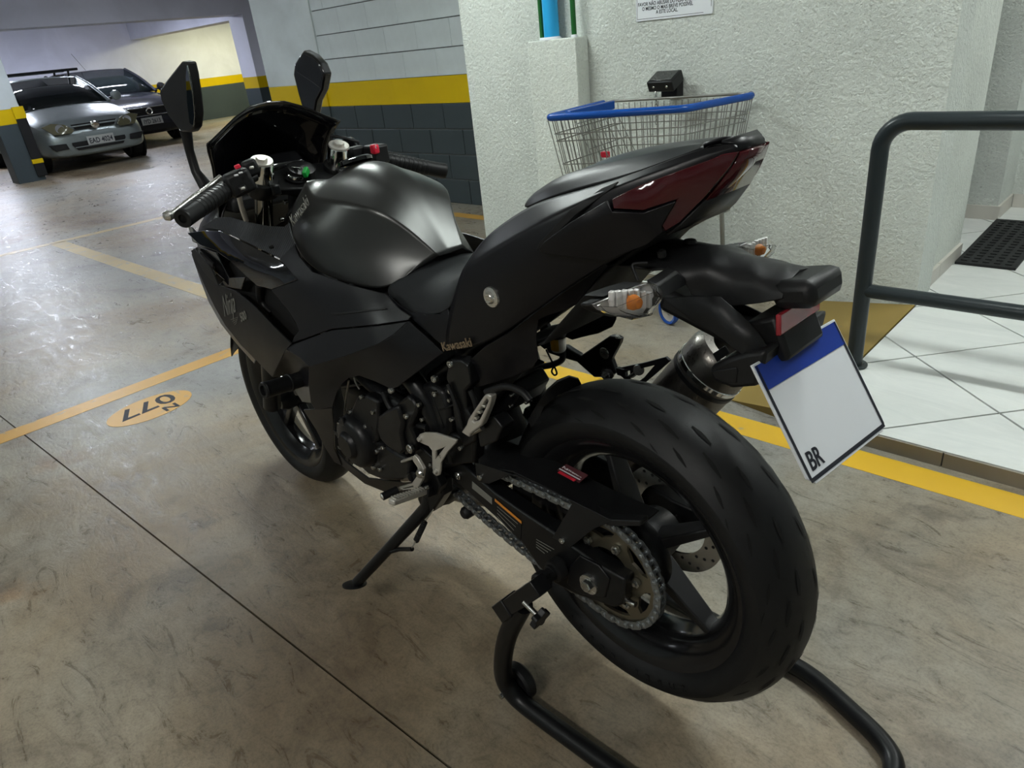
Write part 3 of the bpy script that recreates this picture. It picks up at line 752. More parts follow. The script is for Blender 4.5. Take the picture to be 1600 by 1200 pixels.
# ================================================================ SHOPPING TROLLEY
def trolley():
    root = empty('shopping_trolley', rm(1.25, -1.95, 0), 'zinc wire shopping trolley with blue plastic rim parked against the wall', 'trolley')
    Z = 0.905
    L, F, R_, B2, B1 = (1.53, -1.60), (0.995, -1.825), (0.90, -2.20), (0.97, -2.285), (1.575, -2.13)
    def P(q, z): return rm(q[0], q[1], z)
    def rnd(poly, z, k=5, r=0.05):
        out = []
        n = len(poly)
        for i in range(n):
            p0, p, p1 = Vector(poly[i-1]), Vector(poly[i]), Vector(poly[(i+1) % n])
            a = p+(p0-p).normalized()*r; b = p+(p1-p).normalized()*r
            for j in range(k+1):
                t = j/k; q = a*(1-t)**2+p*2*t*(1-t)+b*t*t; out.append(P(q, z))
        return out
    rim = [L, F, R_, B2, B1]
    rr_ = rnd(rim, Z, 5, 0.03)
    tube('steel_rim', rr_[12:]+rr_[:1], 0.006, M_WIRE, root, 10)
    bl = Vector(B1).lerp(Vector(L), 0.15)
    tube('blue_rim', [P(bl, Z)]+rr_[:18], 0.0155, M_BLUE, root, 12)
    rbox('blue_handle_panel', 1.50, 1.53, -2.05, -1.72, Z-0.025, Z+0.012, M_BLUE, root, 0.004)
    c = Vector((1.24, -2.0))
    def ins(q, f): return (c.x+(q[0]-c.x)*f[0], c.y+(q[1]-c.y)*f[1])
    bottom = [ins(q, (0.80, 0.80)) for q in rim]; zb = 0.42
    bm = bmesh.new()
    def lerp(a, b, t): return (a[0]+(b[0]-a[0])*t, a[1]+(b[1]-a[1])*t)
    n = len(rim)
    for i in range(n):
        a, b = rim[i], rim[(i+1) % n]; a2, b2 = bottom[i], bottom[(i+1) % n]
        d = math.hypot(a[0]-b[0], a[1]-b[1]); k = max(2, int(d/0.028))
        for j in range(k):
            t = j/k
            b_tube(bm, [P(lerp(a, b, t), Z-0.01), P(lerp(a2, b2, t), zb)], 0.0021, 5)
    for zz in (Z-0.07, Z-0.10, Z-0.20, Z-0.30, Z-0.40, zb):
        f = (zz-zb)/(Z-zb); r = [lerp(bottom[i], rim[i], f) for i in range(n)]
        b_tube(bm, rnd(r, zz, 3, 0.03), 0.0026, 6, closed=True)
    for k in range(1, 16):
        t = k/16
        b_tube(bm, [P(lerp(bottom[0], bottom[1], t), zb), P(lerp(bottom[4], bottom[3], t), zb)], 0.002, 5)
    finish('wire_basket', bm, M_WIRE, root, 60)
    # child seat flap of wires at the handle end
    bm = bmesh.new()
    for k in range(7):
        t = k/6; p = lerp((1.46, -1.70), (1.50, -2.05), t)
        b_tube(bm, [P(p, Z-0.03), P((p[0]-0.11, p[1]), Z-0.22)], 0.002, 5)
    for t in (0.05, 0.3, 0.6, 0.95):
        b_tube(bm, [P((1.46-0.11*t, -1.70), Z-0.03-0.19*t), P((1.50-0.11*t, -2.05), Z-0.03-0.19*t)], 0.0025, 5)
    finish('seat_flap', bm, M_WIRE, root, 60)
    rbox('red_clip', 1.40, 1.44, -1.86, -1.84, 0.70, 0.725, M_REDB, root, 0.003)
    # frame: legs and base tubes
    base = [(1.50, -1.74), (1.03, -1.80), (0.99, -2.16), (1.53, -2.20)]
    tube('base_frame', rnd(base, 0.165, 4, 0.05), 0.011, M_WIRE, root, 8, closed=True)
    bm = bmesh.new()
    for k in range(1, 9):
        t = k/9; b_tube(bm, [P(lerp(base[0], base[1], t), 0.165), P(lerp(base[3], base[2], t), 0.165)], 0.003, 5)
    for k in range(1, 4):
        t = k/4; b_tube(bm, [P(lerp(base[0], base[3], t), 0.168), P(lerp(base[1], base[2], t), 0.168)], 0.003, 5)
    finish('bottom_rack', bm, M_WIRE, root, 60)
    for q, tq in ((base[0], (1.44, -1.70)), (base[3], (1.48, -2.10)), ((1.02, -1.82), (1.06, -1.86)), (base[2], (1.02, -2.15))):
        tube('leg', [P(q, 0.165), P(lerp(q, tq, 0.4), 0.40), P(tq, 0.62)], 0.011, M_WIRE, root, 8, smooth=4)
    for q in ((1.47, -1.80), (1.035, -1.755), (1.0, -2.13), (1.50, -2.17)):
        cc = P(q, 0.062)
        ax = rm(0.35, 0.94)
        w = lathe('caster_tyre', [(0.048, -0.012), (0.058, -0.014), (0.062, -0.008), (0.062, 0.008), (0.058, 0.014), (0.048, 0.012)], cc, ax, M_BLUE, root, 24, closed=True)
        lathe('caster_hub', [(0, -0.010), (0.014, -0.012), (0.02, -0.004), (0.049, -0.006), (0.049, 0.006), (0.02, 0.004), (0.014, 0.012), (0, 0.010)], cc, ax, M_CUP, w, 20)
        bm = bmesh.new()
        for s in (-1, 1): b_box(bm, cc+ax*0.018*s+Vector((0, 0, 0.045)), (0.03, 0.003, 0.10), (ax.cross(Vector((0, 0, 1))), ax, Vector((0, 0, 1))))
        b_box(bm, cc+Vector((0, 0, 0.095)), (0.03, 0.04, 0.006), (ax.cross(Vector((0, 0, 1))), ax, Vector((0, 0, 1))))
        finish('caster_fork', bm, M_STEEL, w, 35)
trolley()
# ================================================================ CARS
def car(name, label, a_front, b_mid, width, length, height, paint, lamp_mat, spec):
    """parked with the nose towards the camera (-a)"""
    root = empty(name, rm(a_front+length/2, b_mid, 0), label, 'car')
    hw = width/2
    def P(l, y, z): return rm(a_front+l, b_mid+y, z)
    S = spec['st']                                          # stations: l, width factor, bottom z, mid z, shoulder z, top z
    rows = []
    for l, wf, zb, zm, zs, zt in S:
        w = hw*wf
        half = [(0.0, zt+0.03), (w*0.45, zt+0.022), (w*0.78, zt), (w*0.93, zs), (w*1.0, zm), (w*0.985, zb+0.10), (w*0.94, zb), (0.0, zb)]
        rows.append([P(l, y, z) for y, z in half]+[P(l, -y, z) for y, z in reversed(half[1:-1])])
    bd = loft('car_body', rows, paint, root, closed=True, cap=True, smooth=32)
    sb = bd.modifiers.new('round', 'SUBSURF'); sb.levels = 1; sb.render_levels = 2
    # cabin
    zt = spec['belt']; c0, c1, c2, c3 = spec['cab']; hr_ = height
    glass = []
    def ring(l, w, z): return [P(l, w, z), P(l, w*0.5, z+0.012), P(l, 0, z+0.018), P(l, -w*0.5, z+0.012), P(l, -w, z)]
    wb, wt = hw*0.86, hw*0.64
    ws = [ring(c0, wb*0.93, zt-0.01), ring((c0+c1)/2, (wb*0.93+wt)/2, (zt+hr_)/2+0.03), ring(c1, wt, hr_-0.03)]
    loft('windscreen', ws, M_CARGLASS, root, th=0.006)
    loft('roof', [ring(c1, wt*1.02, hr_-0.028), ring(c1+0.25, wt*1.05, hr_), ring((c1+c2)/2, wt*1.07, hr_+0.01), ring(c2, wt*1.0, hr_-0.03)], paint, root, th=0.02)
    loft('rear_window', [ring(c2, wt*0.98, hr_-0.03), ring(c3, wb*0.9, zt)], M_CARGLASS, root, th=0.006)
    for s in (-1, 1):
        side = [P(c0+0.05, s*wb*0.95, zt-0.02), P(c1, s*wt*1.03, hr_-0.05), P(c2, s*wt*1.01, hr_-0.05), P(c3, s*wb*0.93, zt-0.02)]
        prism('side_window', side, rm(0, -s*0.01), M_CARGLASS, root)
        tube('front_pillar', [P(c0-0.04, s*wb*0.95, zt-0.02), P((c0+c1)/2-0.02, s*(wb*0.95+wt)/2*1.01, (zt+hr_)/2+0.02), P(c1, s*wt*1.03, hr_-0.03)], 0.030, paint, root, 8, smooth=4)
        tube('rear_pillar', [P(c3, s*wb*0.95, zt-0.02), P(c2, s*wt*1.02, hr_-0.03)], 0.05, paint, root, 8)
        tube('door_pillar', [P((c1+c2)/2+0.05, s*wb*0.985, zt-0.02), P((c1+c2)/2+0.05, s*wt*1.05, hr_-0.02)], 0.035, M_BLACKP, root, 8)
        mr = lathe('wing_mirror', [(0, -0.06), (0.06, -0.05), (0.085, 0), (0.075, 0.05), (0, 0.06)], P(c0+0.28, s*(hw+0.09), zt+0.05), rm(-1, 0), spec['mirror'], root, 14)
        tube('mirror_arm', [P(c0+0.30, s*(hw-0.08), zt), P(c0+0.28, s*(hw+0.08), zt+0.03)], 0.02, M_BLACKP, mr, 8)
    # wheels in dark arches
    for l in spec['axles']:
        for s in (-1, 1):
            c = P(l, s*(hw-0.11), 0.30)
            ty = lathe('car_tyre', [(0.19, -0.09), (0.27, -0.10), (0.30, -0.08), (0.302, 0), (0.30, 0.08), (0.27, 0.10), (0.19, 0.09)], c, rm(0, s), M_TYRE, root, 28, closed=True)
            lathe('wheel_disc', [(0, 0.085), (0.05, 0.09), (0.12, 0.07), (0.185, 0.088), (0.195, 0.07), (0.195, -0.05), (0, -0.05)], c, rm(0, s), M_STEEL, ty, 20)
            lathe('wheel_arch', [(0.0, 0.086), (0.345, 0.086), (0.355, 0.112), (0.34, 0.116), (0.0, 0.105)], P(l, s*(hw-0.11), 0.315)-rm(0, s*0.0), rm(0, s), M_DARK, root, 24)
    # front face
    def face(y, z, l): return P(l, y, z)
    for f in spec['front']:
        nm, pts, mat, dep = f[:4]
        o = prism(nm, [P(*q) for q in pts], rm(-dep, 0), mat, root, 0.006)
        if nm == 'headlamp':
            c = sum((Vector(P(*q)) for q in pts), Vector())/len(pts)
            lathe('lamp_bowl', [(0.0, 0.0), (0.045, 0.004), (0.06, 0.012), (0.065, 0.008)], c-rm(dep+0.002, 0), rm(-1, 0), M_CARLAMP2, o, 14)
    l, y, z, txt = spec['plate']
    pb = prism('number_plate', [P(l, y-0.2, z-0.065), P(l, y+0.2, z-0.065), P(l, y+0.2, z+0.065), P(l, y-0.2, z+0.065)], rm(-0.008, 0), M_PLATEGREY, root, 0.002)
    text('plate_number', txt, 0.105, axes(P(l-0.010, y, z-0.010), rm(0, -1), (0, 0, 1)), M_INK, pb, 0.0005, bold=0.002, xs=0.80)
    return root, P
def poly(l, ys): return [(l if len(q) == 2 else q[2], q[0], q[1]) for q in ys]
sil = dict(
    st=[(0.00, 0.60, 0.24, 0.42, 0.50, 0.55), (0.05, 0.80, 0.21, 0.44, 0.55, 0.60), (0.16, 0.92, 0.20, 0.48, 0.63, 0.70), (0.40, 0.985, 0.20, 0.55, 0.74, 0.79), (0.85, 1.0, 0.20, 0.58, 0.82, 0.885),
        (1.15, 1.0, 0.20, 0.60, 0.86, 0.93), (2.2, 1.0, 0.20, 0.60, 0.88, 0.95), (3.3, 1.0, 0.22, 0.62, 0.90, 0.97), (3.9, 0.96, 0.24, 0.64, 0.88, 0.96), (4.08, 0.86, 0.28, 0.6, 0.8, 0.88)],
    belt=0.93, cab=(1.02, 1.80, 3.1, 3.7), axles=(0.72, 3.15), mirror=M_SILVERCAR,
    front=[
        ('headlamp', [(0.10, 0.72, 0.69), (0.02, 0.60, 0.56), (0.0, 0.36, 0.555), (-0.02, 0.32, 0.60), (0.02, 0.42, 0.69), (0.06, 0.58, 0.725)], M_CARLAMP, 0.05),
        ('headlamp', [(0.10, -0.72, 0.69), (0.06, -0.58, 0.725), (0.02, -0.42, 0.69), (-0.02, -0.32, 0.60), (0.0, -0.36, 0.555), (0.02, -0.60, 0.56)], M_CARLAMP, 0.05),
        ('grille', [(-0.005, 0.29, 0.60), (-0.005, 0.34, 0.675), (-0.005, -0.34, 0.675), (-0.005, -0.29, 0.60)], M_DARK, 0.02),
        ('grille_bar', [(-0.027, 0.33, 0.632), (-0.027, 0.34, 0.655), (-0.027, -0.34, 0.655), (-0.027, -0.33, 0.632)], M_SILVERCAR, 0.02),
        ('bumper_intake', [(-0.004, 0.34, 0.30), (-0.004, 0.40, 0.38), (-0.004, 0.40, 0.42), (-0.004, -0.40, 0.42), (-0.004, -0.40, 0.38), (-0.004, -0.34, 0.30)], M_DARK, 0.012),
        ('bumper_bar', [(-0.018, 0.37, 0.335), (-0.018, 0.38, 0.352), (-0.018, -0.38, 0.352), (-0.018, -0.37, 0.335)], M_SILVERCAR, 0.012),
        ('fog_recess', [(0.04, 0.72, 0.43), (0.0, 0.48, 0.42), (-0.002, 0.46, 0.34), (0.03, 0.64, 0.33)], M_BLACKP, 0.02),
        ('fog_recess', [(0.04, -0.72, 0.43), (0.03, -0.64, 0.33), (-0.002, -0.46, 0.34), (0.0, -0.48, 0.42)], M_BLACKP, 0.02)],
    plate=(-0.03, -0.02, 0.415, 'EAD 4024'))
c1, P1 = car('silver_car', 'silver hatchback with smoked headlamps and black roof bars, nose to the aisle', 12.25, -3.28, 1.66, 4.1, 1.355, M_SILVERCAR, M_CARLAMP, sil)
bd = lathe('badge', [(0.0, 0.02), (0.05, 0.02), (0.062, 0.012), (0.062, 0)], P1(-0.045, 0, 0.64), rm(-1, 0), M_CHROME, c1, 20)
prism('badge_cross', [P1(-0.068, y, 0.64+z) for y, z in ((-0.046, -0.010), (-0.012, -0.012), (-0.008, -0.022), (0.016, -0.022), (0.012, -0.010), (0.046, -0.008), (0.046, 0.010), (0.012, 0.012), (0.008, 0.022), (-0.016, 0.022), (-0.012, 0.010), (-0.046, 0.010))], rm(-0.004, 0), M_TXTGOLD, bd)
for l in (2.0, 2.75):
    rk = tube('roof_bar', [P1(l, -0.68, 1.455), P1(l, 0.68, 1.455)], 0.022, M_BLACKP, c1, 8)
    for s in (-0.5, 0.5): tube('bar_foot', [P1(l, s, 1.34), P1(l-0.02, s*1.04, 1.455)], 0.018, M_BLACKP, rk, 8)
drk = dict(
    st=[(0.00, 0.55, 0.25, 0.42, 0.52, 0.60), (0.06, 0.78, 0.21, 0.45, 0.58, 0.66), (0.20, 0.92, 0.20, 0.50, 0.67, 0.75), (0.45, 0.985, 0.19, 0.56, 0.76, 0.82), (0.95, 1.0, 0.19, 0.60, 0.84, 0.90),
        (1.3, 1.0, 0.19, 0.62, 0.88, 0.945), (2.4, 1.0, 0.19, 0.62, 0.90, 0.97), (3.6, 1.0, 0.22, 0.64, 0.93, 1.0), (4.25, 0.95, 0.26, 0.66, 0.92, 1.0), (4.42, 0.85, 0.3, 0.62, 0.85, 0.92)],
    belt=0.945, cab=(1.18, 2.05, 3.3, 3.95), axles=(0.88, 3.55), mirror=M_DARKCAR,
    front=[
        ('headlamp', [(0.16, 0.80, 0.74), (0.06, 0.66, 0.60), (0.01, 0.44, 0.565), (0.01, 0.42, 0.63), (0.06, 0.60, 0.72)], M_CARLAMP2, 0.04),
        ('headlamp', [(0.16, -0.80, 0.74), (0.06, -0.60, 0.72), (0.01, -0.42, 0.63), (0.01, -0.44, 0.565), (0.06, -0.66, 0.60)], M_CARLAMP2, 0.04),
        ('grille', [(-0.004, 0.38, 0.545), (-0.004, 0.44, 0.68), (-0.004, -0.44, 0.68), (-0.004, -0.38, 0.545)], M_DARK, 0.02),
        ('grille_bar', [(-0.026, 0.44, 0.678), (-0.026, 0.45, 0.698), (-0.026, -0.45, 0.698), (-0.026, -0.44, 0.678)], M_CHROME, 0.01),
        ('grille_bar', [(-0.026, 0.37, 0.535), (-0.026, 0.38, 0.553), (-0.026, -0.38, 0.553), (-0.026, -0.37, 0.535)], M_CHROME, 0.01),
        ('grille_bar', [(-0.026, 0.42, 0.612), (-0.026, 0.42, 0.622), (-0.026, -0.42, 0.622), (-0.026, -0.42, 0.612)], M_BLACKP, 0.01),
        ('bumper_intake', [(-0.004, 0.50, 0.27), (-0.004, 0.46, 0.36), (-0.004, -0.46, 0.36), (-0.004, -0.50, 0.27)], M_DARK, 0.012)],
    plate=(-0.03, 0.0, 0.445, 'IYD 2613'))
c2, P2_ = car('graphite_car', 'dark graphite saloon with chrome trimmed grille parked behind the silver car', 14.45, -5.02, 1.76, 4.42, 1.42, M_DARKCAR, M_CARLAMP2, drk)
lathe('badge', [(0.042, 0.012), (0.055, 0.016), (0.065, 0.01), (0.06, 0), (0.042, 0)], P2_(-0.03, 0, 0.615), rm(-1, 0), M_CHROME, c2, 20, closed=True)
tube('aerial', [P2_(2.3, 0.1, 1.45), P2_(2.75, 0.12, 1.78)], 0.004, M_BLACKP, c2, 6)
# ================================================================ THE MOTORCYCLE
BK = empty('sport_motorcycle', (0.65, 0, 0), 'matte black sport motorcycle with full fairing raised on a rear stand', 'motorcycle')
AX = Vector((0, 0, 0.408)); RT = 0.303                      # rear axle, tyre radius
YA = Vector((0, 1, 0))
def bolt(px, py, Y, r=0.006, mat=None, parent=BK, h=0.004, name='bolt', axis=(0, 1, 0)):
    return lathe(name, [(0, h*0.55), (r*0.45, h*0.55), (r*0.5, h), (r*0.85, h), (r, h*0.6), (r, -0.004)], at(px, py, Y), axis, mat or M_STEEL, parent, 14)
# ---------------------------------------------------------------- wheels
def tyre_prof(R, W, rb, k=22):
    """outer cross-section from bead to bead: (radius, lateral)"""
    out = []
    for i in range(k+1):
        t = -1+2*i/k
        y = W*math.sin(t*math.pi/2*0.995)
        crown = R-(R-rb)*0.52*abs(math.sin(t*math.pi/2))**2.6
        out.append((crown, y))
    w2 = W*0.86
    side = [(rb+(R-rb)*0.25, W*0.985), (rb+0.008, W*0.90), (rb, W*0.80)]
    pr = [(r, -y) for r, y in reversed(side)]+out+side
    inner = [(rb-0.004, W*0.70), (rb-0.004, -W*0.70)]
    return pr+inner
def rear_wheel():
    rim = lathe('rear_wheel', [(0.2300, 0.060), (0.2300, 0.053), (0.217, 0.050), (0.205, 0.040), (0.190, 0.026), (0.184, 0.008), (0.184, -0.02), (0.196, -0.038), (0.217, -0.050), (0.230, -0.053), (0.230, -0.060),
                               (0.2235, -0.060), (0.212, -0.055), (0.192, -0.044), (0.176, -0.024), (0.175, 0.010), (0.182, 0.030), (0.196, 0.046), (0.212, 0.055), (0.2235, 0.060)], AX, YA, M_RIM, BK, 72, closed=True)
    ty = lathe('tyre', tyre_prof(RT, 0.075, 0.226), AX, YA, M_TYRE, rim, 96, closed=True, smooth=50)
    lathe('sidewall_ring', [(0.247, 0.0725), (0.2485, 0.0740), (0.2505, 0.0725)], AX, YA, M_TYRE, rim, 72)
    hub = lathe('hub', [(0.0, 0.060), (0.030, 0.060), (0.030, 0.048), (0.052, 0.046), (0.056, 0.02), (0.048, -0.02), (0.045, -0.05), (0.02, -0.06), (0, -0.06)], AX, YA, M_ENG, rim, 36)
    lathe('sprocket_carrier', [(0.0, 0.072), (0.056, 0.072), (0.070, 0.062), (0.078, 0.045), (0.078, 0.03), (0.05, 0.028), (0, 0.028)], AX, YA, M_ENG, rim, 36)
    for k in range(5):                                      # five Y spokes
        t = 2*math.pi*k/5+math.radians(216)
        d = Vector((math.cos(t), 0, math.sin(t))); p = Vector((-d.z, 0, d.x))
        bm = bmesh.new()
        def bar(r0, r1, o0, o1, w0, w1, y0, y1, th0, th1):
            a = AX+d*r0+p*o0; b = AX+d*r1+p*o1; dr = (b-a).normalized(); q = YA.cross(dr)
            A = [a+q*sx*w0+YA*(y0+sy*th0) for sx, sy in ((-1, -1), (1, -1), (0.62, 1), (-0.62, 1))]
            B = [b+q*sx*w1+YA*(y1+sy*th1) for sx, sy in ((-1, -1), (1, -1), (0.62, 1), (-0.62, 1))]
            A = [bm.verts.new(v) for v in A]; B = [bm.verts.new(v) for v in B]
            for i in range(4): bm.faces.new((A[i], A[(i+1) % 4], B[(i+1) % 4], B[i]))
            bm.faces.new(A); bm.faces.new(list(reversed(B)))
        bar(0.045, 0.182, 0.0, 0.0, 0.017, 0.0105, 0.012, 0.012, 0.024, 0.015)
        finish('spoke', bm, M_SPOKE, rim, 25, 0.003)
    lathe('brake_disc', [(0.072, -0.078), (0.110, -0.078), (0.110, -0.083), (0.072, -0.083)], AX, YA, M_STEEL, rim, 48, closed=True)
    me = None
    for ring_, cnt in ((0.080, 14), (0.091, 14), (0.102, 14)):
        for k in range(cnt):
            t = 2*math.pi*(k+ring_*60)/cnt; c = AX+Vector((math.cos(t)*ring_, -0.0775, math.sin(t)*ring_))
            if me is None:
                o0 = lathe('disc_hole', [(0, 0), (0.0032, 0), (0.0032, -0.0065), (0, -0.0065)], c, YA, M_DARK, rim, 10); me = c
            else:
                o = o0.copy(); COL.objects.link(o); o.location = c-me
    # valve stem
    t = math.radians(290); c = AX+Vector((math.cos(t)*0.178, 0.012, math.sin(t)*0.178)); dd = Vector((-math.cos(t)*0.75, 0.35, -math.sin(t)*0.75))
    tube('valve_stem', [c, c+dd*0.02, c+dd*0.045], [0.005, 0.004, 0.0035], M_BLACKP, rim, 10)
    # tread slots: short slanted cuts, alternating outboard and inboard rows
    slot = {}
    for sgn in (1, -1):
        for row, (u, ln, sl) in enumerate(((0.20, 0.040, 0.10), (0.42, 0.046, 0.20), (0.66, 0.036, 0.30), (0.86, 0.022, 0.40))):
            n = 22
            for k in range(n):
                if row == 3 and k % 2: continue
                t0 = 2*math.pi*(k+(0.5 if row % 2 else 0.0)+(0.25 if sgn < 0 else 0))/n
                key = (sgn, row)
                if key not in slot:
                    bm = bmesh.new(); Lr, Rr = [], []
                    for i in range(6):
                        q = i/5; ang = (q-0.5)*ln/RT; uu = u+(q-0.5)*sl*0.35; wdt = 0.0030*math.sin(math.pi*min(max(q, 0.12), 0.88))
                        for lst, ds in ((Lr, -wdt), (Rr, wdt)):
                            u2 = uu+ds/0.1; y = sgn*0.075*math.sin(u2*math.pi/2*0.995); R = RT-(RT-0.226)*0.52*abs(math.sin(u2*math.pi/2))**2.6+0.0013
                            lst.append(bm.verts.new((R*math.cos(ang), y, R*math.sin(ang))))
                    for i in range(5): bm.faces.new((Lr[i], Lr[i+1], Rr[i+1], Rr[i]))
                    m = bpy.data.meshes.new('tread_slot'); bm.to_mesh(m); bm.free(); m.materials.append(M_TYRED); slot[key] = m
                o = bpy.data.objects.new('tread_slot', slot[key]); link(o, rim)
                o.location = AX; o.rotation_euler = (0, -t0, 0)
    # sidewall lettering in low relief
    for k, ch in enumerate('SUPER CORSA'):
        if ch == ' ': continue
        t = math.radians(238+k*6.4); c = AX+Vector((math.cos(t)*0.2475, 0.0742, math.sin(t)*0.2475))
        r_ = Vector((math.cos(t), 0, math.sin(t))); tg = Vector((-math.sin(t), 0, math.cos(t)))
        text('sidewall_letter', ch, 0.017, axes(c, tg, -r_-YA*0.12), M_TYRE, rim, 0.0006, bold=0.0005, xs=1.1)
    return rim
rear_wheel()
# rear sprocket with cut-outs and bolts
YC = 0.100
def sprocket():
    bm = bmesh.new(); outer = []
    for k in range(41*4):
        t = 2*math.pi*k/(41*4); r = 0.1055 if k % 4 in (0, 1) else 0.0995
        outer.append(AX+Vector((math.cos(t)*r, YC+0.003, math.sin(t)*r)))
    holes = [[AX+Vector((math.cos(t)*0.046, YC+0.003, math.sin(t)*0.046)) for t in [2*math.pi*k/40 for k in range(40)]]]
    for k in range(6):
        m = 2*math.pi*k/6+math.radians(20); h = []
        for j in range(9): t = m+(-0.36+0.72*j/8); h.append((0.087, t))
        for j in range(9): t = m+(0.30-0.60*j/8); h.append((0.066+0.010*abs(j-4)/4, t))
        holes.append([AX+Vector((math.cos(t)*r, YC+0.003, math.sin(t)*r)) for r, t in h])
    sp = prism('rear_sprocket', outer, (0, -0.006, 0), M_SPROCK, BK, 0.0, holes)
    for k in range(6):
        t = 2*math.pi*(k+0.5)/6+math.radians(20); c = AX+Vector((math.cos(t)*0.062, YC+0.004, math.sin(t)*0.062))
        lathe('sprocket_nut', [(0, 0.010), (0.004, 0.010), (0.005, 0.006), (0.0085, 0.006), (0.009, 0.0)], c, YA, M_STEEL, sp, 6)
sprocket()
# drive chain: rollers as the part, every side plate link a sub-part
def chain():
    r1, r2 = 0.1035, 0.037; c1 = Vector((AX.x, AX.z)); c2 = Vector((0.505, 0.452)); pitch = 0.015875
    d = (c2-c1); D = d.length; base = math.atan2(d.y, d.x); al = math.acos((r1-r2)/D)
    path = []
    def arc(c, r, a0, a1, n=48): return [c+Vector((math.cos(a0+(a1-a0)*i/n), math.sin(a0+(a1-a0)*i/n)))*r for i in range(n+1)]
    path += arc(c2, r2, base+al, base-al)
    lo = arc(c1, r1, base-al, base-2*math.pi+al)
    p0, p1 = path[-1], lo[0]                                # slack lower run
    path += [p0+(p1-p0)*i/30+Vector((0, -0.014*math.sin(math.pi*i/30))) for i in range(1, 30)]
    path += lo
    S = [0.0]
    P_ = path+[path[0]]
    for i in range(len(P_)-1): S.append(S[-1]+(P_[i+1]-P_[i]).length)
    n = int(round(S[-1]/pitch/2)*2); pts = []; j = 0
    for k in range(n):
        s = S[-1]*k/n
        while S[j+1] < s: j += 1
        t = (s-S[j])/(S[j+1]-S[j]); pts.append(P_[j]+(P_[j+1]-P_[j])*t)
    bm = bmesh.new()
    for p in pts: b_lathe(bm, [(0, -0.009), (0.0045, -0.009), (0.0045, 0.0095), (0.003, 0.0105), (0, 0.0105)], (p.x, YC, p.y), (0, 1, 0), 8)
    ch = finish('drive_chain', bm, M_CHAIN, BK, 50)
    def linkmesh(y, w):
        bm = bmesh.new()
        for sg in (-1, 1):
            o = []
            for i in range(20):
                t = 2*math.pi*i/20; x = math.cos(t)*0.0072+(pitch/2 if math.cos(t) > 0 else -pitch/2); z = math.sin(t)*0.0072
                z *= 1-0.22*math.exp(-(x/0.004)**2)
                o.append((x, z))
            a = [bm.verts.new((x, sg*y, z)) for x, z in o]; b = [bm.verts.new((x, sg*(y+w), z)) for x, z in o]
            bm.faces.new(a); bm.faces.new(list(reversed(b)))
            for i in range(20): bm.faces.new((a[i], b[i], b[(i+1) % 20], a[(i+1) % 20]))
        bmesh.ops.recalc_face_normals(bm, faces=bm.faces)
        m = bpy.data.meshes.new('chain_link'); bm.to_mesh(m); bm.free(); m.materials.append(M_CHAIN); return m
    mi, mo = linkmesh(0.0045, 0.0018), linkmesh(0.0066, 0.0018)
    for k in range(n):
        p, q = pts[k], pts[(k+1) % n]; c = (p+q)/2; a = math.atan2(q.y-p.y, q.x-p.x)
        o = bpy.data.objects.new('chain_link', mo if k % 2 else mi); link(o, ch)
        o.location = (c.x, YC, c.y); o.rotation_euler = (0, -a, 0)
chain()
lathe('front_sprocket', [(0, 0.006), (0.036, 0.006), (0.036, -0.006), (0, -0.006)], (0.505, YC, 0.452), YA, M_SPROCK, BK, 24)
# front wheel
def front_wheel():
    FX = Vector((1.352, 0, 0.293))
    rim = lathe('front_wheel', [(0.2290, 0.047), (0.229, 0.040), (0.217, 0.038), (0.200, 0.030), (0.188, 0.010), (0.188, -0.010), (0.200, -0.030), (0.217, -0.038), (0.229, -0.040), (0.229, -0.047),
                                (0.222, -0.047), (0.205, -0.038), (0.182, -0.016), (0.180, 0.0), (0.182, 0.016), (0.205, 0.038), (0.222, 0.047)], FX, YA, M_RIM, BK, 60, closed=True)
    lathe('tyre', tyre_prof(0.293, 0.057, 0.225), FX, YA, M_TYRE, rim, 80, closed=True, smooth=50)
    lathe('hub', [(0, 0.06), (0.022, 0.06), (0.032, 0.04), (0.032, -0.04), (0.022, -0.06), (0, -0.06)], FX, YA, M_ENG, rim, 24)
    for k in range(5):
        t = 2*math.pi*k/5+0.4; d = Vector((math.cos(t), 0, math.sin(t)))
        bm = bmesh.new(); b_box(bm, FX+d*0.108, (0.16, 0.03, 0.024), (d, YA, d.cross(YA))); finish('spoke', bm, M_RIM, rim, 25, 0.005)
    lathe('brake_disc', [(0.095, -0.066), (0.155, -0.066), (0.155, -0.071), (0.095, -0.071)], FX, YA, M_STEEL, rim, 48, closed=True)
    # mudguard
    rows = []
    for i in range(15):
        t = math.radians(20+i*9); r = []
        for j in range(9):
            u = -1+j/4; rr = 0.315-0.035*abs(u)**2.2; r.append(FX+Vector((math.cos(t)*rr, u*0.072, math.sin(t)*rr)))
        rows.append(r)
    loft('front_mudguard', rows, M_SATIN, BK, th=0.003)
front_wheel()
FT = Vector((0.967, 0, 1.037))                               # fork top centre
FD = (Vector((1.352, 0, 0.293))-Vector((0.967, 0, 1.037))+Vector((-0.035, 0, 0))).normalized()
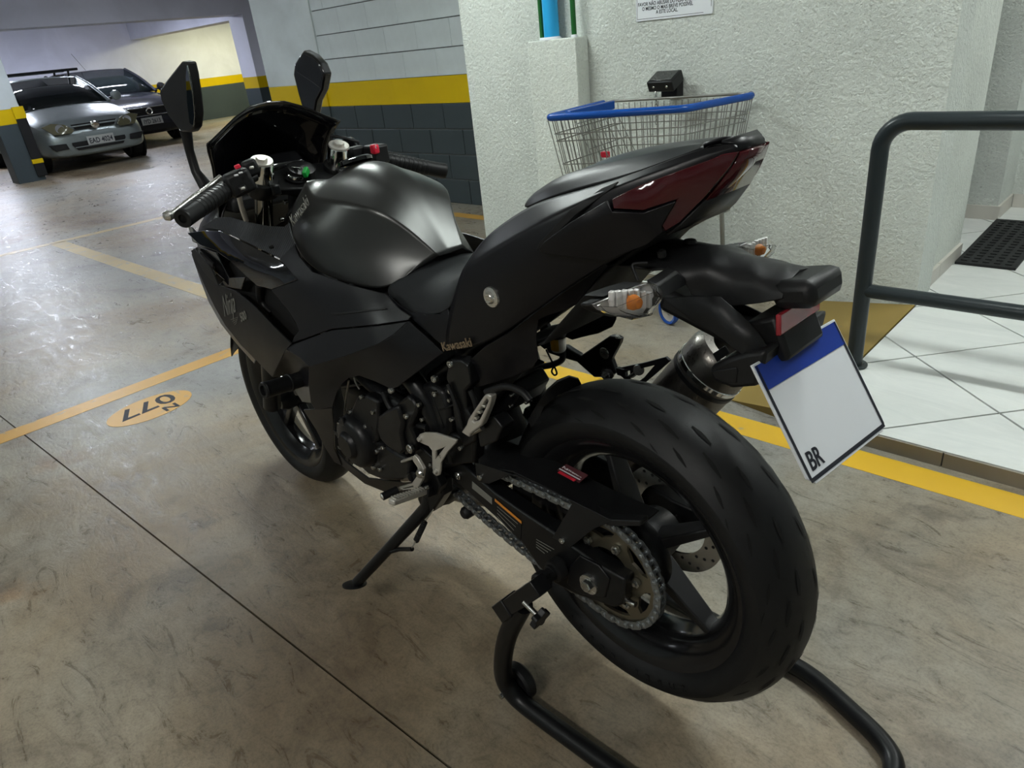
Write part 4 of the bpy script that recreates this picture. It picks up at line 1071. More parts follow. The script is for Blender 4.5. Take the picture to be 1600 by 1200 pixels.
for s in (1, -1):
    top = FT+Vector((0, 0.1*s, 0))
    fk = tube('fork_tube', [top+FD*0.012, top+FD*0.45], 0.0205, M_CHROME if s == 5 else pmat('fork_dark_chrome', (0.26, 0.26, 0.25), 0.10, metal=1.0), BK, 24)
    tube('fork_slider', [top+FD*0.43, top+FD*0.80], 0.026, M_FRAME, BK, 20)
    lathe('fork_collar', [(0.0, 0.042), (0.0258, 0.042), (0.0258, -0.004), (0.0245, -0.006), (0, -0.006)], top, FD, M_CHROME, fk, 28)
    lathe('fork_cap', [(0.0248, 0.0), (0.0240, -0.0035), (0.013, -0.0040), (0.013, -0.0040), (0, -0.0040)], top+FD*-0.006, FD, M_ALUM, fk, 28)
    lathe('cap_hexagon', [(0.0125, 0.0), (0.0125, -0.005), (0.0115, -0.006), (0, -0.006)], top+FD*-0.010, FD, M_ALUM, fk, 6, smooth=20)
# ---------------------------------------------------------------- swingarm, guard, frame
SW = [(722, 726), (772, 770), (815, 800), (865, 833), (930, 880), (976, 906), (973, 945), (960, 950), (900, 930), (866, 912), (840, 884), (813, 845), (770, 805), (724, 763), (690, 735), (695, 705)]
sw = plate('swingarm', SW, 0.128, 0.034, M_FRAME, BK, 0.004)
mirror_copy(sw)
box('swingarm_bridge', (0.345, 0, 0.46), (0.10, 0.20, 0.07), M_FRAME, BK, None, 0.01)
plate('axle_block', [(905, 868), (935, 884), (952, 905), (945, 935), (910, 930), (885, 912), (890, 885)], 0.131, 0.006, M_FRAME, sw, 0.002)
lathe('axle_nut', [(0, 0.012), (0.010, 0.012), (0.0115, 0.010), (0.0115, 0.004), (0.019, 0.004), (0.019, 0)], at(921, 912, 0.131), YA, M_ALU, sw, 24)
lathe('axle_hexagon', [(0, 0.012), (0.0095, 0.012), (0.0105, 0.010), (0.0105, 0.0)], at(921, 912, 0.136), YA, M_STEEL, sw, 6, smooth=20)
tube('axle', [(0.004, -0.14, 0.40), (0.004, 0.13, 0.40)], 0.010, M_STEEL, BK, 14)
tube('adjuster_bolt', [at(966, 929, 0.113), at(976, 936, 0.113), at(993, 945, 0.113)], 0.0052, M_STEEL, sw, 12)
lathe('adjuster_nut', [(0, 0.012), (0.0085, 0.012), (0.0085, 0), (0, 0)], at(969, 931, 0.113), (-1, 0, 0), M_STEEL, sw, 6, smooth=20)
# labels on the swingarm
def sticker(name, px, Y, mat, parent, th=0.0006): return prism(name, ppl(px, Y), (0, th, 0), mat, parent)
lb = sticker('warning_label', [(774, 779), (815, 815), (814, 845), (774, 806)], 0.1285, M_BLACKP, sw)
sticker('orange_bar', [(773.5, 779), (815, 814.5), (815, 818.5), (773.5, 783)], 0.1292, M_LABELO, lb)
sticker('type_label', [(738, 752), (769, 778), (769, 788), (738, 763)], 0.1285, M_TXTGREY, sw)
for i in range(5):
    sticker('label_print', [(777+4*i*0, 791+5*i), (809-i*3, 818+5*i), (809-i*3, 818.8+5*i), (777, 791.8+5*i)], 0.1293, M_TXTGREY, lb)
for i in range(4):
    sticker('arm_print', [(838, 842+4*i), (866-i*5, 858+4*i-i*2), (866-i*5, 859+4*i-i*2), (838, 843+4*i)], 0.1285, M_TXTGREY, sw)
# chain guard
GU = [(745, 690, .118), (760, 681, .075), (783, 686, .055), (840, 706, .052), (900, 736, .050), (960, 766, .050), (1030, 796, .052), (1004, 818, .088), (960, 813, .118), (915, 791, .124), (860, 764, .126), (800, 736, .127), (770, 732, .127), (748, 724, .127)]
cg = panel('chain_guard', GU, M_BLACKP, BK, [(830, 735, .10), (900, 768, .098), (960, 793, .095)], th=0.004, step=9, mirror=False, smooth=25)
plate('guard_flange', [(742, 722), (790, 738), (860, 766), (915, 793), (958, 815), (928, 826), (890, 856), (863, 840), (893, 788), (888, 781), (860, 768), (806, 742), (795, 743), (764, 756), (745, 753)], 0.129, 0.003, M_BLACKP, cg, 0.0008)
plate('guard_lip', [(893, 786), (930, 803), (955, 812), (1000, 814), (1001, 822), (952, 822), (925, 812), (893, 795)], 0.128, 0.02, M_BLACKP, cg, 0.002)
gs = prism('guard_sticker', [at(871, 735, .0835), at(885, 726, .069), at(919, 743, .069), at(905, 755, .0865)], (0, 0.0, 0.0012), pmat('sticker_red', (0.07, 0.018, 0.022), 0.4), cg)
def on(px, py, Y, px2, py2, Y2, px3, py3, Y3):                  # text frame from three traced points: origin, towards +x, towards +y
    o = at(px, py, Y); return axes(o, at(px2, py2, Y2)-o, at(px3, py3, Y3)-o)
Mx = on(896, 737.5, .0735, 910, 745, .0735, 892, 743, .083)
Mx = Mx @ Matrix.Diagonal((1, -1, -1, 1))
Mx.translation = Mx.translation+Vector((0, 0.001, 0.0016))
text('sticker_text', 'Kawasaki', 0.0120, Mx, M_TXTWHITE, gs, 0.0003, bold=0.0002)
for v0, v1, ww, m_ in ((.0075, .0100, .024, M_TXTWHITE), (.0125, .0185, .019, M_TXTRED)):
    q = [Mx @ Vector((x, -v, 0)) for x, v in ((-ww, v0), (ww, v0), (ww, v1), (-ww, v1))]
    prism('sticker_bar', q, (0, .0002, .0003), m_, gs)
bolt(750.5, 745.5, .130, .0065); bolt(879, 844, .130, .0062); bolt(716, 743, .130, .0085)
# frame slider spool on the swingarm
lathe('stand_spool', [(0, 0.034), (0.0075, 0.034), (0.0075, 0.030), (0.010, 0.030), (0.0135, 0.0285), (0.0135, 0.023), (0.0095, 0.021), (0.0095, 0.010), (0.0155, 0.008), (0.017, 0.0)], at(876, 882, .129), YA, M_BLACKP, BK, 28)
# front hugger over the tyre
panel('rear_hugger', [(825, 655, .055), (838, 632, .05), (855, 610, .05), (872, 596, .045), (890, 589, .03), (905, 593, .0), (909, 601, -.02), (893, 608, .0), (872, 618, .03), (850, 636, .05), (838, 665, .062), (828, 668, .062)], M_BLACKP, BK, [(880, 600, .02)], th=0.004, step=6, mirror=False)
# main frame: tubes and plates on both sides
for s in (1, -1):
    tube('frame_tube', [(0.93, .05*s, .93), (0.76, .13*s, .84), (0.55, .145*s, .73), (0.42, .14*s, .64), (0.375, .125*s, .50)], 0.021, M_FRAME, BK, 12, smooth=6)
    tube('frame_tube', [(0.92, .05*s, .84), (0.80, .12*s, .68), (0.62, .135*s, .60), (0.45, .135*s, .58)], 0.016, M_FRAME, BK, 12, smooth=6)
    tube('subframe_tube', [(0.42, .11*s, .66), (0.22, .095*s, .80), (0.02, .07*s, .95)], 0.013, M_FRAME, BK, 10, smooth=5)
tube('head_stock', [FT+FD*0.03, FT+FD*0.23], 0.032, M_FRAME, BK, 20)
# ---------------------------------------------------------------- engine
box('engine_block', (0.63, 0, 0.445), (0.36, 0.25, 0.24), M_ENG, BK, None, 0.03)
box('cylinder_block', (0.70, 0, 0.66), (0.20, 0.22, 0.26), M_ENG, BK, (Vector((0.94, 0, -0.34)), YA, Vector((0.34, 0, 0.94))), 0.012)
for k in range(8):
    box('cylinder_fin', Vector((0.685, 0, 0.575))+Vector((0.34, 0, 0.94))*0.024*k, (0.205, 0.252, 0.007), M_ENG, BK, (Vector((0.94, 0, -0.34)), YA, Vector((0.34, 0, 0.94))), 0.002)
box('airbox', (0.50, 0, 0.78), (0.36, 0.20, 0.12), M_DARK, BK, None, 0.02)
box('radiator', (1.02, 0, 0.60), (0.035, 0.30, 0.28), M_ENG, BK, (Vector((0.97, 0, -0.24)), YA, Vector((0.24, 0, 0.97))), 0.006)
GC = at(556, 690, .178)
gc = lathe('generator_cover', [(0, 0.030), (0.026, 0.030), (0.030, 0.027), (0.034, 0.019), (0.052, 0.016), (0.060, 0.010), (0.064, 0.0), (0.066, -0.012), (0.072, -0.014), (0.072, -0.04)], GC, YA, M_ENG, BK, 44)
for k in range(7):
    t = 2*math.pi*k/7+0.5; c = GC+Vector((math.cos(t)*0.0695, -0.012, math.sin(t)*0.0695))
    lathe('cover_bolt', [(0, 0.008), (0.005, 0.008), (0.0065, 0.005), (0.0065, -0.004)], c, YA, M_STEEL, gc, 10)
for k in range(3):
    t = math.radians(-60+k*70); d = Vector((math.cos(t), 0, math.sin(t)))
    bm = bmesh.new(); b_box(bm, GC+d*0.053+YA*0.013, (0.024, 0.008, 0.012), (d, YA, d.cross(YA))); finish('cover_rib', bm, M_ENG, gc, 30, 0.002)
text('cover_text', 'Kawasaki', 0.011, on(535, 702, .1985, 542, 705, .1985, 535, 695, .1985), M_TXTGREY, gc, 0.0004)
plate('cam_chain_cover', [(548, 640), (556, 622), (572, 618), (590, 628), (592, 655), (588, 690), (570, 700), (548, 660)], .172, .03, M_ENG, BK, 0.006)
sc_ = plate('sprocket_cover', [(589, 652), (602, 642), (620, 634), (629, 662), (626, 679), (631, 703), (624, 711), (607, 700), (594, 688), (588, 668)], .182, .035, M_ENG, BK, 0.006)
plate('clutch_bracket', [(618, 632), (636, 618), (646, 628), (652, 640), (641, 668), (650, 690), (648, 706), (632, 712), (629, 690), (630, 662)], .172, .03, M_FRAME, BK, 0.005)
plate('lower_case', [(560, 705), (590, 690), (625, 712), (640, 720), (640, 752), (600, 752), (575, 742), (560, 728)], .165, .05, M_ENG, BK, 0.008)
plate('gearbox_case', [(640, 610), (668, 598), (690, 612), (700, 640), (702, 676), (690, 690), (668, 672), (655, 640)], .145, .06, M_ENG, BK, 0.008)
plate('case_rib', [(684, 641), (720, 627), (721, 629), (685, 643.5)], .1465, .01, M_FRAME, BK, 0.001)
plate('case_rib', [(668, 612), (672, 612), (694, 668), (690, 670)], .1465, .01, M_FRAME, BK, 0.001)
fp = plate('frame_plate', [(700, 562), (720, 562), (731, 571), (736, 602), (726, 612), (728, 640), (745, 668), (742, 690), (724, 700), (712, 672), (707, 640), (703, 606), (696, 590)], .150, .024, M_FRAME, BK, 0.004)
plate('pivot_plate', [(702, 676), (742, 690), (740, 725), (722, 726), (690, 735), (672, 742), (668, 700), (680, 680)], .138, .03, M_FRAME, BK, 0.006)
plate('frame_web', [(735, 565), (760, 548), (800, 560), (835, 575), (800, 590), (740, 660), (730, 640)], .10, .03, M_DARK, BK, 0.004)
for q in ((704, 568.5, .151, .007), (679, 592, .148, .0075), (680, 615, .148, .006), (704, 611, .15, .005), (703, 625, .15, .004), (611, 610, .2, .006), (565, 620, .175, .005), (583, 644, .175, .005), (530, 661, .19, .004),
          (635, 650, .176, .006), (641, 701, .178, .010), (599, 699, .176, .005), (673, 726, .145, .006), (521, 705, .15, .004), (594, 733, .17, .005)):
    bolt(q[0], q[1], q[2], q[3])
# battery and shock region behind the engine
tube('shock_spring', [at(770, 600, .02), at(800, 680, .02)], 0.035, M_DARK, BK, 14)
plate('linkage_bracket', [(760, 602), (800, 598), (812, 618), (800, 640), (770, 650), (752, 640)], .07, .08, M_FRAME, BK, 0.004)
lathe('shock_adjuster', [(0, .012), (.008, .012), (.008, 0)], at(812, 602, -.02), (0, 0, 1), M_STEEL, BK, 6)
for q in ((748, 603), (800, 617), (823, 628), (798, 634), (812, 612)): bolt(q[0], q[1], .075, .004)
# ---------------------------------------------------------------- foot controls (left)
def E5(x, y): return (560+x*.13333, 640+y*.13333)
plate('heel_guard', [E5(*q) for q in ((690, 330), (715, 290), (770, 270), (900, 275), (1040, 320), (1150, 360), (1140, 390), (1040, 500), (965, 620), (960, 690), (945, 770), (915, 780), (880, 755), (865, 690), (860, 480), (820, 430), (770, 410), (710, 380))], .172, .005, M_ALUM, BK, 0.0012,
      holes=[[E5(*q) for q in ((905, 485), (1005, 445), (905, 575))]])
bolt(*E5(718, 345), .174, .005, M_ALUM); bolt(*E5(905, 728), .174, .005, M_ALUM); bolt(*E5(842, 650), .168, .0055)
plate('hanger_bracket', [E5(*q) for q in ((690, 420), (760, 470), (860, 560), (900, 760), (960, 900), (930, 1000), (850, 1020), (800, 940), (760, 820), (700, 760), (680, 640), (640, 560))], .160, .02, M_FRAME, BK, 0.003)
gl = plate('gear_lever', [E5(*q) for q in ((635, 550), (655, 535), (690, 570), (745, 660), (765, 700), (745, 830), (700, 910), (640, 935), (470, 955), (455, 915), (620, 870), (690, 770), (690, 680), (635, 600))], .185, .007, M_ALUM, BK, 0.0012,
      holes=[[E5(*q) for q in ((510, 925), (640, 893), (645, 910), (520, 938))]])
tube('toe_rubber', [at(*E5(455, 940), .19), at(*E5(280, 1022), .225)], 0.0085, M_BLACKP, gl, 14)
lathe('toe_end', [(0, .003), (.004, .002), (.006, 0)], at(*E5(276, 1022), .2255), YA, M_ALU, gl, 12)
lathe('lever_pivot', [(0, .008), (.007, .008), (.010, .004), (.010, 0)], at(*E5(735, 745), .187), YA, M_STEEL, gl, 14)
tube('shift_rod', [at(*E5(640, 565), .18), at(*E5(500, 612), .16)], 0.0035, M_ALUM, gl, 8)
tube('shift_shaft', [at(*E5(640, 790), .17), at(*E5(540, 800), .14)], 0.011, M_GLOSS, BK, 12)
def footpeg():
    A, B = at(664, 767, .175), at(611, 785, .262); d = (B-A).normalized(); u = Vector((0, 0, 1)); u = (u-d*u.dot(d)).normalized(); w = d.cross(u)
    bm = bmesh.new(); b_box(bm, (A+B)/2, ((B-A).length, 0.017, 0.012), (d, w, u)); o = finish('foot_peg', bm, M_ALUM, BK, 30, 0.003)
    L = (B-A).length
    for k in range(11):
        bm = bmesh.new(); b_box(bm, A+d*(L*(k+1)/12)+u*0.007, (0.0035, 0.015, 0.004), (d, w, u)); finish('peg_tooth', bm, M_ALUM, o, 30)
    bm = bmesh.new(); b_box(bm, A-d*0.012, (0.03, 0.026, 0.024), (d, w, u)); finish('peg_hinge', bm, M_FRAME, o, 30, 0.003)
    bolt(666, 762, .19, .004, parent=o)
    return o
fpg = footpeg()
mirror_copy(fpg)
def E4b(x, y): return (640+x*.116667, 540+y*.116667)
pp = plate('passenger_peg', [E4b(*q) for q in ((980, 690), (1010, 660), (1050, 655), (1085, 680), (1085, 740), (1060, 830), (960, 1070), (810, 1185), (800, 1230), (690, 1160), (760, 1060), (785, 980))], .165, .014, M_ALUM, BK, 0.003,
      holes=[[E4b(*q) for q in ((1030, 710), (1050, 740), (1010, 840), (930, 1000), (860, 1030), (830, 1010), (870, 940), (990, 760))]])
for q in ((1000, 800), (940, 880), (890, 960)): box('peg_rung', at(*E4b(*q), .160), (0.010, 0.008, 0.005), M_ALU, pp, None, 0.001)
tube('peg_pivot', [at(*E4b(820, 1180), .155), at(*E4b(975, 1100), .155)], 0.005, M_STEEL, pp, 10)
plate('peg_bracket', [(742, 665), (770, 650), (785, 668), (775, 690), (750, 700)], .145, .03, M_FRAME, BK, 0.003)
# ---------------------------------------------------------------- side stand
K0, K1 = at(668, 792, .145), at(555, 913, .265)
ks = tube('side_stand', [at(672, 770, .135), K0, K0.lerp(K1, 0.5), K0.lerp(K1, 0.97)], [0.017, 0.015, 0.013, 0.013], M_FRAME, BK, 16)
dK = (K1-K0).normalized()
bm = bmesh.new(); b_lathe(bm, [(0, 0.004), (0.020, 0.004), (0.029, 0.002), (0.029, -0.002), (0, -0.003)], at(554, 913, .265), (0.25, -0.30, 1), 24); finish('stand_foot', bm, M_FRAME, ks, 35)
tube('spring_tab', [at(610, 862, .21), at(625, 858, .195), at(644, 858, .195)], 0.005, M_FRAME, ks, 10)
s0, s1 = at(664, 815, .165), at(650, 845, .185)
ns = 14
hel = []
for i in range(ns*10+1):
    t = i/10*2*math.pi; x, y, d = frame_of(s1-s0); hel.append(s0.lerp(s1, i/(ns*10))+(x*math.cos(t)+y*math.sin(t))*0.0055)
tube('return_spring', hel, 0.0016, M_DARK, ks, 6)
tube('spring_hook', [at(678, 795, .15), s0], 0.0015, M_STEEL, ks, 6); tube('spring_hook', [s1, at(643, 857, .195)], 0.0015, M_STEEL, ks, 6)
plate('stand_bracket', [(652, 752), (690, 752), (692, 775), (676, 800), (660, 800), (652, 780)], .15, .03, M_FRAME, BK, 0.004)
# chain roller below the arm
lathe('chain_slider', [(0, .012), (.010, .012), (.014, .006), (.014, -.01), (0, -.01)], at(730, 800, .10), YA, M_BLACKP, BK, 18)

# hoses and looms around the engine
for pts, r, m in (([(735, 610), (745, 640), (738, 668)], .005, M_BLACKP), ([(598, 612), (612, 640), (640, 660), (668, 668)], .006, M_BLACKP), ([(545, 595), (541, 620), (538, 650)], .0022, M_ALUM),
                  ([(553, 590), (557, 600), (562, 608)], .0022, M_ALUM), ([(760, 612), (790, 604), (815, 612), (828, 626)], .006, M_BLACKP), ([(645, 690), (656, 700), (664, 716), (660, 738)], .005, M_BLACKP),
                  ([(700, 600), (716, 640), (722, 668)], .004, M_BLACKP)):
    tube('engine_hose', [at(x, y, .155) for x, y in pts], r, m, BK, 10, smooth=5)
for q in ((612, 655), (655, 632), (660, 655), (575, 705), (548, 712), (584, 668), (720, 700), (690, 712), (706, 655)): bolt(q[0], q[1], .168, .0042)
# ---------------------------------------------------------------- bodywork
def cl(X, Z, Y=0.0):                                         # a point of the bike as a traced point (px, py, Y)
    p = to_px((X, Y, Z)); return (p[0], p[1], Y)
def L3(pts): return [at(*p) for p in pts]
def CL(pts): return [Vector((x, 0, z)) for x, z in pts]
t_c = CL([(.800, .990), (.770, 1.018), (.715, 1.040), (.650, 1.040), (.585, 1.012), (.520, .955), (.452, .876)])
t_k = L3([(479, 283, .100), (485, 308, .118), (512, 312, .118), (548, 318, .108), (590, 328, .088), (632, 351, .058), (686, 399, .030)])
t_m = L3([(464, 309, .112), (468, 348, .152), (488, 372, .158), (526, 382, .140), (570, 388, .112), (614, 392, .084), (660, 414, .056)])
t_m2 = L3([(457, 324, .120), (460, 368, .156), (476, 392, .164), (514, 410, .156), (560, 418, .134), (606, 424, .104), (648, 421, .070)])
t_b = L3([(454, 334, .125), (457, 372, .150), (470, 402, .162), (500, 428, .163), (546, 443, .150), (600, 456, .122), (640, 427, .080)])
def mixl(A, B, t, dz=0.0): return [a.lerp(b, t)+Vector((0, 0, dz*(.7, 1, 1, .8, .3, .0, 0)[i])) for i, (a, b) in enumerate(zip(A, B))]
t_r = mixl(t_c, t_k, .30, .010); t_g = mixl(t_c, t_k, .44, .0035); t_s = mixl(t_c, t_k, .72, .007)
surf('fuel_tank', [t_c, t_r, t_g, t_s, t_k, t_m, t_m2, t_b], M_TANK, BK, True, [(4, 1.0)], .003, 2)
text('tank_text', 'Kawasaki', 0.030, on(467, 331, .153, 475, 320, .153, 463, 325, .153), M_TXTGREY, BK, 0.0004, shear=0.2)
lathe('fuel_cap', [(0, .006), (.03, .006), (.036, .003), (.036, -.004)], (0.735, 0, 1.036), (0.25, 0, 1), M_GLOSS, BK, 28)
# rider seat
surf('rider_seat', [CL([(.462, .872), (.41, .856), (.34, .852), (.28, .868), (.21, .915)]),
      L3([(642, 427, .075), (678, 430, .070), (704, 428, .070), (728, 420, .072), (752, 392, .080)]),
      L3([(613, 441, .108), (642, 451, .114), (668, 461, .119), (692, 459, .122), (716, 440, .125)]),
      L3([(605, 450, .118), (630, 468, .128), (656, 481, .134), (686, 481, .138), (708, 465, .140)]),
      L3([(606, 461, .118), (624, 480, .130), (650, 491, .137), (682, 493, .140), (704, 480, .144)])], M_SEAT, BK, True, [], .006, 2)
panel('seat_base', [(606, 461, .138), (622, 476, .142), (640, 487, .145), (664, 492, .145), (686, 491, .143), (699, 480, .140), (703, 500, .148), (697, 545, .155), (668, 520, .150), (642, 497, .150), (622, 481, .146)], M_SATIN, BK, [], step=8)
# upper side fairing beside the tank
panel('side_fairing_upper', [(460, 382, .168), (467, 400, .172), (487, 424, .178), (546, 445, .175), (602, 459, .155), (606, 463, .148), (624, 482, .152), (642, 494, .152), (638, 500, .158), (592, 507, .182), (517, 514, .206), (456, 536, .226),
      (459, 527, .224), (467, 517, .218), (462, 504, .214), (449, 483, .210), (424, 453, .205), (464, 438, .198), (450, 420, .190), (436, 405, .185)], M_SATIN, BK, [], step=7, lam=.08)
panel('trim_strip', [(516, 489, .203), (602, 481, .172), (605, 483, .172), (520, 493, .2045)], M_BLACKP, BK, [], th=0.002, step=8, mirror=False, base='side_fairing_upper', off=.0015)
# middle side fairing: bright upper facet and lower facet
panel('side_fairing_shoulder', [(455, 539, .228), (517, 516, .208), (592, 509, .184), (638, 502, .160), (615, 523, .178), (592, 537, .196), (539, 557, .220), (483, 573, .242), (468, 558, .240), (447, 546, .236)], M_SATIN, BK, [], step=8, smooth=30)
panel('side_fairing_middle', [(483, 573, .242), (539, 557, .220), (592, 537, .196), (615, 523, .178), (638, 502, .160), (666, 526, .158), (692, 551, .158), (660, 575, .170), (621, 605, .182), (611, 608, .184), (585, 596, .190), (561, 587, .196), (546, 590, .200), (534, 600, .204), (527, 612, .206), (519, 637, .212), (492, 640, .222), (486, 630, .226), (482, 600, .236)],
      M_SATIN, BK, [(560, 570, .205), (520, 590, .218), (600, 570, .190)], step=8, smooth=30)
panel('slider_recess', [(447, 546, .236), (468, 558, .240), (483, 573, .242), (482, 600, .236), (486, 630, .226), (472, 628, .190), (462, 612, .180), (450, 592, .195), (440, 588, .220), (426, 590, .238), (436, 568, .238)], M_SATIN, BK, [(455, 580, .185), (468, 590, .182)], step=6, smooth=40)
panel('belly_side', [(474, 641, .205), (519, 638, .212), (521, 665, .190), (522, 700, .165), (534, 728, .140), (522, 722, .150), (508, 700, .165), (494, 672, .185)], M_SATIN, BK, [], step=8)
panel('belly_pan', [(522, 700, .150), (540, 722, .160), (575, 748, .160), (612, 752, .150), (648, 755, .135), (660, 772, .110), (607, 771, .100), (570, 756, .105), (534, 728, .125)], M_BLACKP, BK, [], step=8)
# front lower fairing with the model lettering
panel('side_fairing_front', [(303, 389, .165), (313, 404, .176), (322, 413, .182), (318, 420, .184), (341, 446, .196), (367, 454, .203), (389, 471, .211), (400, 481, .216), (428, 510, .224), (455, 537, .232), (446, 547, .236), (436, 567, .236), (425, 589, .236), (399, 562, .228), (376, 538, .222), (352, 508, .214), (335, 478, .204), (320, 447, .194), (305, 412, .180), (299, 397, .168)],
      M_SATIN, BK, [(370, 490, .216), (400, 520, .226), (420, 550, .234)], step=7)
panel('fairing_edge', [(299, 397, .168), (305, 412, .180), (320, 447, .194), (335, 478, .204), (352, 508, .214), (376, 538, .222), (399, 562, .228), (397, 568, .215), (370, 538, .205), (345, 506, .197), (326, 472, .186), (313, 438, .174)], M_SATIN, BK, [], step=7, mirror=True)
# gloss black upper intake panel and the duct behind
panel('gloss_intake_panel', [(292, 364, .150), (318, 360, .158), (344, 361, .163), (383, 380, .172), (410, 393, .178), (436, 406, .184), (451, 421, .190), (464, 437, .197), (424, 452, .203), (401, 446, .203), (384, 431, .202), (360, 408, .192), (337, 392, .182), (312, 383, .168)], M_GLOSS, BK, [(380, 402, .196), (420, 428, .204), (330, 372, .170)], step=7, smooth=40)
panel('duct_fin', [(308, 386, .160), (337, 394, .176), (347, 414, .180), (358, 434, .186), (383, 433, .196), (376, 452, .196), (341, 446, .190), (350, 437, .182), (330, 420, .172), (318, 411, .165)], M_GLOSS, BK, [], step=7)
panel('duct_inner', [(360, 408, .150), (384, 431, .165), (424, 453, .17), (449, 483, .17), (467, 517, .18), (456, 536, .185), (400, 481, .17), (341, 446, .15)], M_DARK, BK, [], step=10)
panel('duct_back', [(298, 392, .120), (330, 372, .125), (370, 385, .140), (420, 440, .150), (430, 470, .150), (400, 470, .150), (341, 450, .140), (316, 425, .130)], M_DARK, BK, [], step=10)
tube('coolant_hose', [at(405, 445, .185), at(408, 470, .175), at(425, 490, .17)], 0.009, M_BLACKP, BK, 10, smooth=4)
panel('vent_tip', [(299, 393, .172), (303, 388, .172), (330, 420, .196), (341, 446, .200), (320, 428, .192)], M_BLACKP, BK, [], step=7)
# lettering on the fairing
def on_skin(nm, o, x, y, off=.0015):
    f = SKIN[nm]; P_ = [at(q[0], q[1], f(*q)+off) for q in (o, x, y)]
    return axes(P_[0], P_[1]-P_[0], P_[2]-P_[0])
text('model_text', 'Ninja', 0.075, on_skin('side_fairing_front', (357, 477), (373, 470), (353, 462)), M_TXTGREY, BK, 0.0004, shear=0.35, xs=0.60)
text('model_text', '500', 0.030, on_skin('side_fairing_front', (380, 495), (391, 489), (377, 486)), M_TXTGREY, BK, 0.0004, bold=.0006, xs=1.0)
for i in range(4):
    sticker('model_stripe', [(361+2*i, 499+2.6*i), (372-0.6*i, 495+2.6*i), (372-0.6*i, 496+2.6*i), (361+2*i, 500+2.6*i)], SKIN['side_fairing_front'](367, 500)+.002, M_TXTGREY, BK)
# textured inner panel beside the fork
panel('inner_panel', [(337, 340, .150), (360, 339, .150), (384, 346, .145), (420, 353, .135), (444, 354, .130), (451, 348, .128), (454, 362, .145), (461, 381, .164), (450, 392, .172), (438, 404, .180), (410, 391, .174), (386, 379, .168), (343, 359, .158), (314, 355, .152)], M_CARBON, BK, [(400, 368, .154)], step=7)
bolt(424, 386, .176, .004, M_DARK)
# nose, dash and windscreen
def nose():
    rows = []
    for X, hw, zt, zb in ((1.18, .155, .965, .80), (1.30, .160, .945, .74), (1.42, .145, .895, .70), (1.52, .105, .835, .70), (1.58, .05, .78, .71)):
        r = []
        for k in range(9):
            t = k/8*math.pi/2; r.append((X, hw*math.sin(t)**0.7, zb+(zt-zb)*math.cos(t)**0.6 if k < 8 else zb))
        rows.append(r)
    loft('nose_fairing', rows, M_SATIN, BK, mirror=True, th=0.004)
    for s in (1, -1):
        prism('headlamp', [(1.44, s*.13, .85), (1.53, s*.09, .815), (1.575, s*.03, .765), (1.55, s*.05, .745), (1.46, s*.125, .80)], (0.012, s*0.008, 0.006), M_CARLAMP2, BK, 0.003)
nose()
box('instrument_panel', (1.16, 0, 0.985), (0.05, 0.17, 0.09), M_GLOSS, BK, (Vector((0.8, 0, 0.6)), YA, Vector((-0.6, 0, 0.8))), 0.01)
box('dash_bracket', (1.22, 0, 0.93), (0.16, 0.24, 0.04), M_BLACKP, BK, None, 0.01)
rows = []
def _wtop(s):
    a = abs(s)
    zs = [(0, 1.157), (0.25, 1.153), (0.5, 1.136), (0.75, 1.112), (0.9, 1.098), (1.0, 1.090)]
    for (a0, z0), (a1, z1) in zip(zs, zs[1:]):
        if a <= a1: return z0+(z1-z0)*(a-a0)/(a1-a0)
    return zs[-1][1]
prof = [(0.0, 1.0, 0.0, 0.0), (0.2, .965, .035, -.018), (0.45, .90, .085, -.055), (0.7, .86, .150, -.110), (1.0, .82, .245, -.185)]
for t, wf, dx, dz in prof:
    r = []
    for j in range(25):
        s = -1+2*j/24; zt = _wtop(s)
        Y = s*.175*wf; X = 1.078-0.018*s*s*(1+3*t)+dx*(1-0.25*t*s*s); Z = zt+dz-(zt-1.09)*t*0.55
        r.append((X, Y, Z))
    rows.append(r)
loft('windscreen', rows, M_SCREEN, BK, th=0.003, smooth=70)
# mirrors turned upright
def mirror_pair():
    mh = plate('mirror_housing', [(283, 96), (270, 112), (256, 130), (249, 141), (252, 158), (262, 180), (276, 198), (283, 206), (297, 207), (302, 200), (304, 180), (301, 150), (296, 118), (291, 97)], .195, .022, M_BLACKP, BK, 0.004)
    plate('mirror_glass', [(291.5, 102), (296.5, 122), (301.5, 152), (304, 182), (302, 198), (296, 192), (292, 160), (290, 120)], .1958, .003, M_MIRROR, mh, 0.0005)
    tube('mirror_stem', [at(290, 202, .17), at(296, 235, .17), at(306, 268, .17), at(322, 292, .165)], [0.014, 0.0105, 0.011, 0.016], M_BLACKP, mh, 12)
    m2 = plate('mirror_housing', [(474, 79), (488, 86), (500, 99), (507, 116), (503, 140), (494, 158), (490, 180), (482, 186), (474, 176), (466, 148), (458, 116), (460, 100), (467, 88)], -.155, .022, M_GLOSS, BK, 0.004)
    plate('mirror_face', [(475, 84), (487, 90), (498, 101), (503.5, 116), (500, 138), (490, 130), (463, 112), (464, 101), (469, 91)], -.1545, .002, M_GLOSS, m2, 0.001)
    tube('mirror_stem', [at(483, 178, -.165), at(478, 200, -.165), at(470, 225, -.165)], 0.013, M_BLACKP, m2, 12)
mirror_pair()
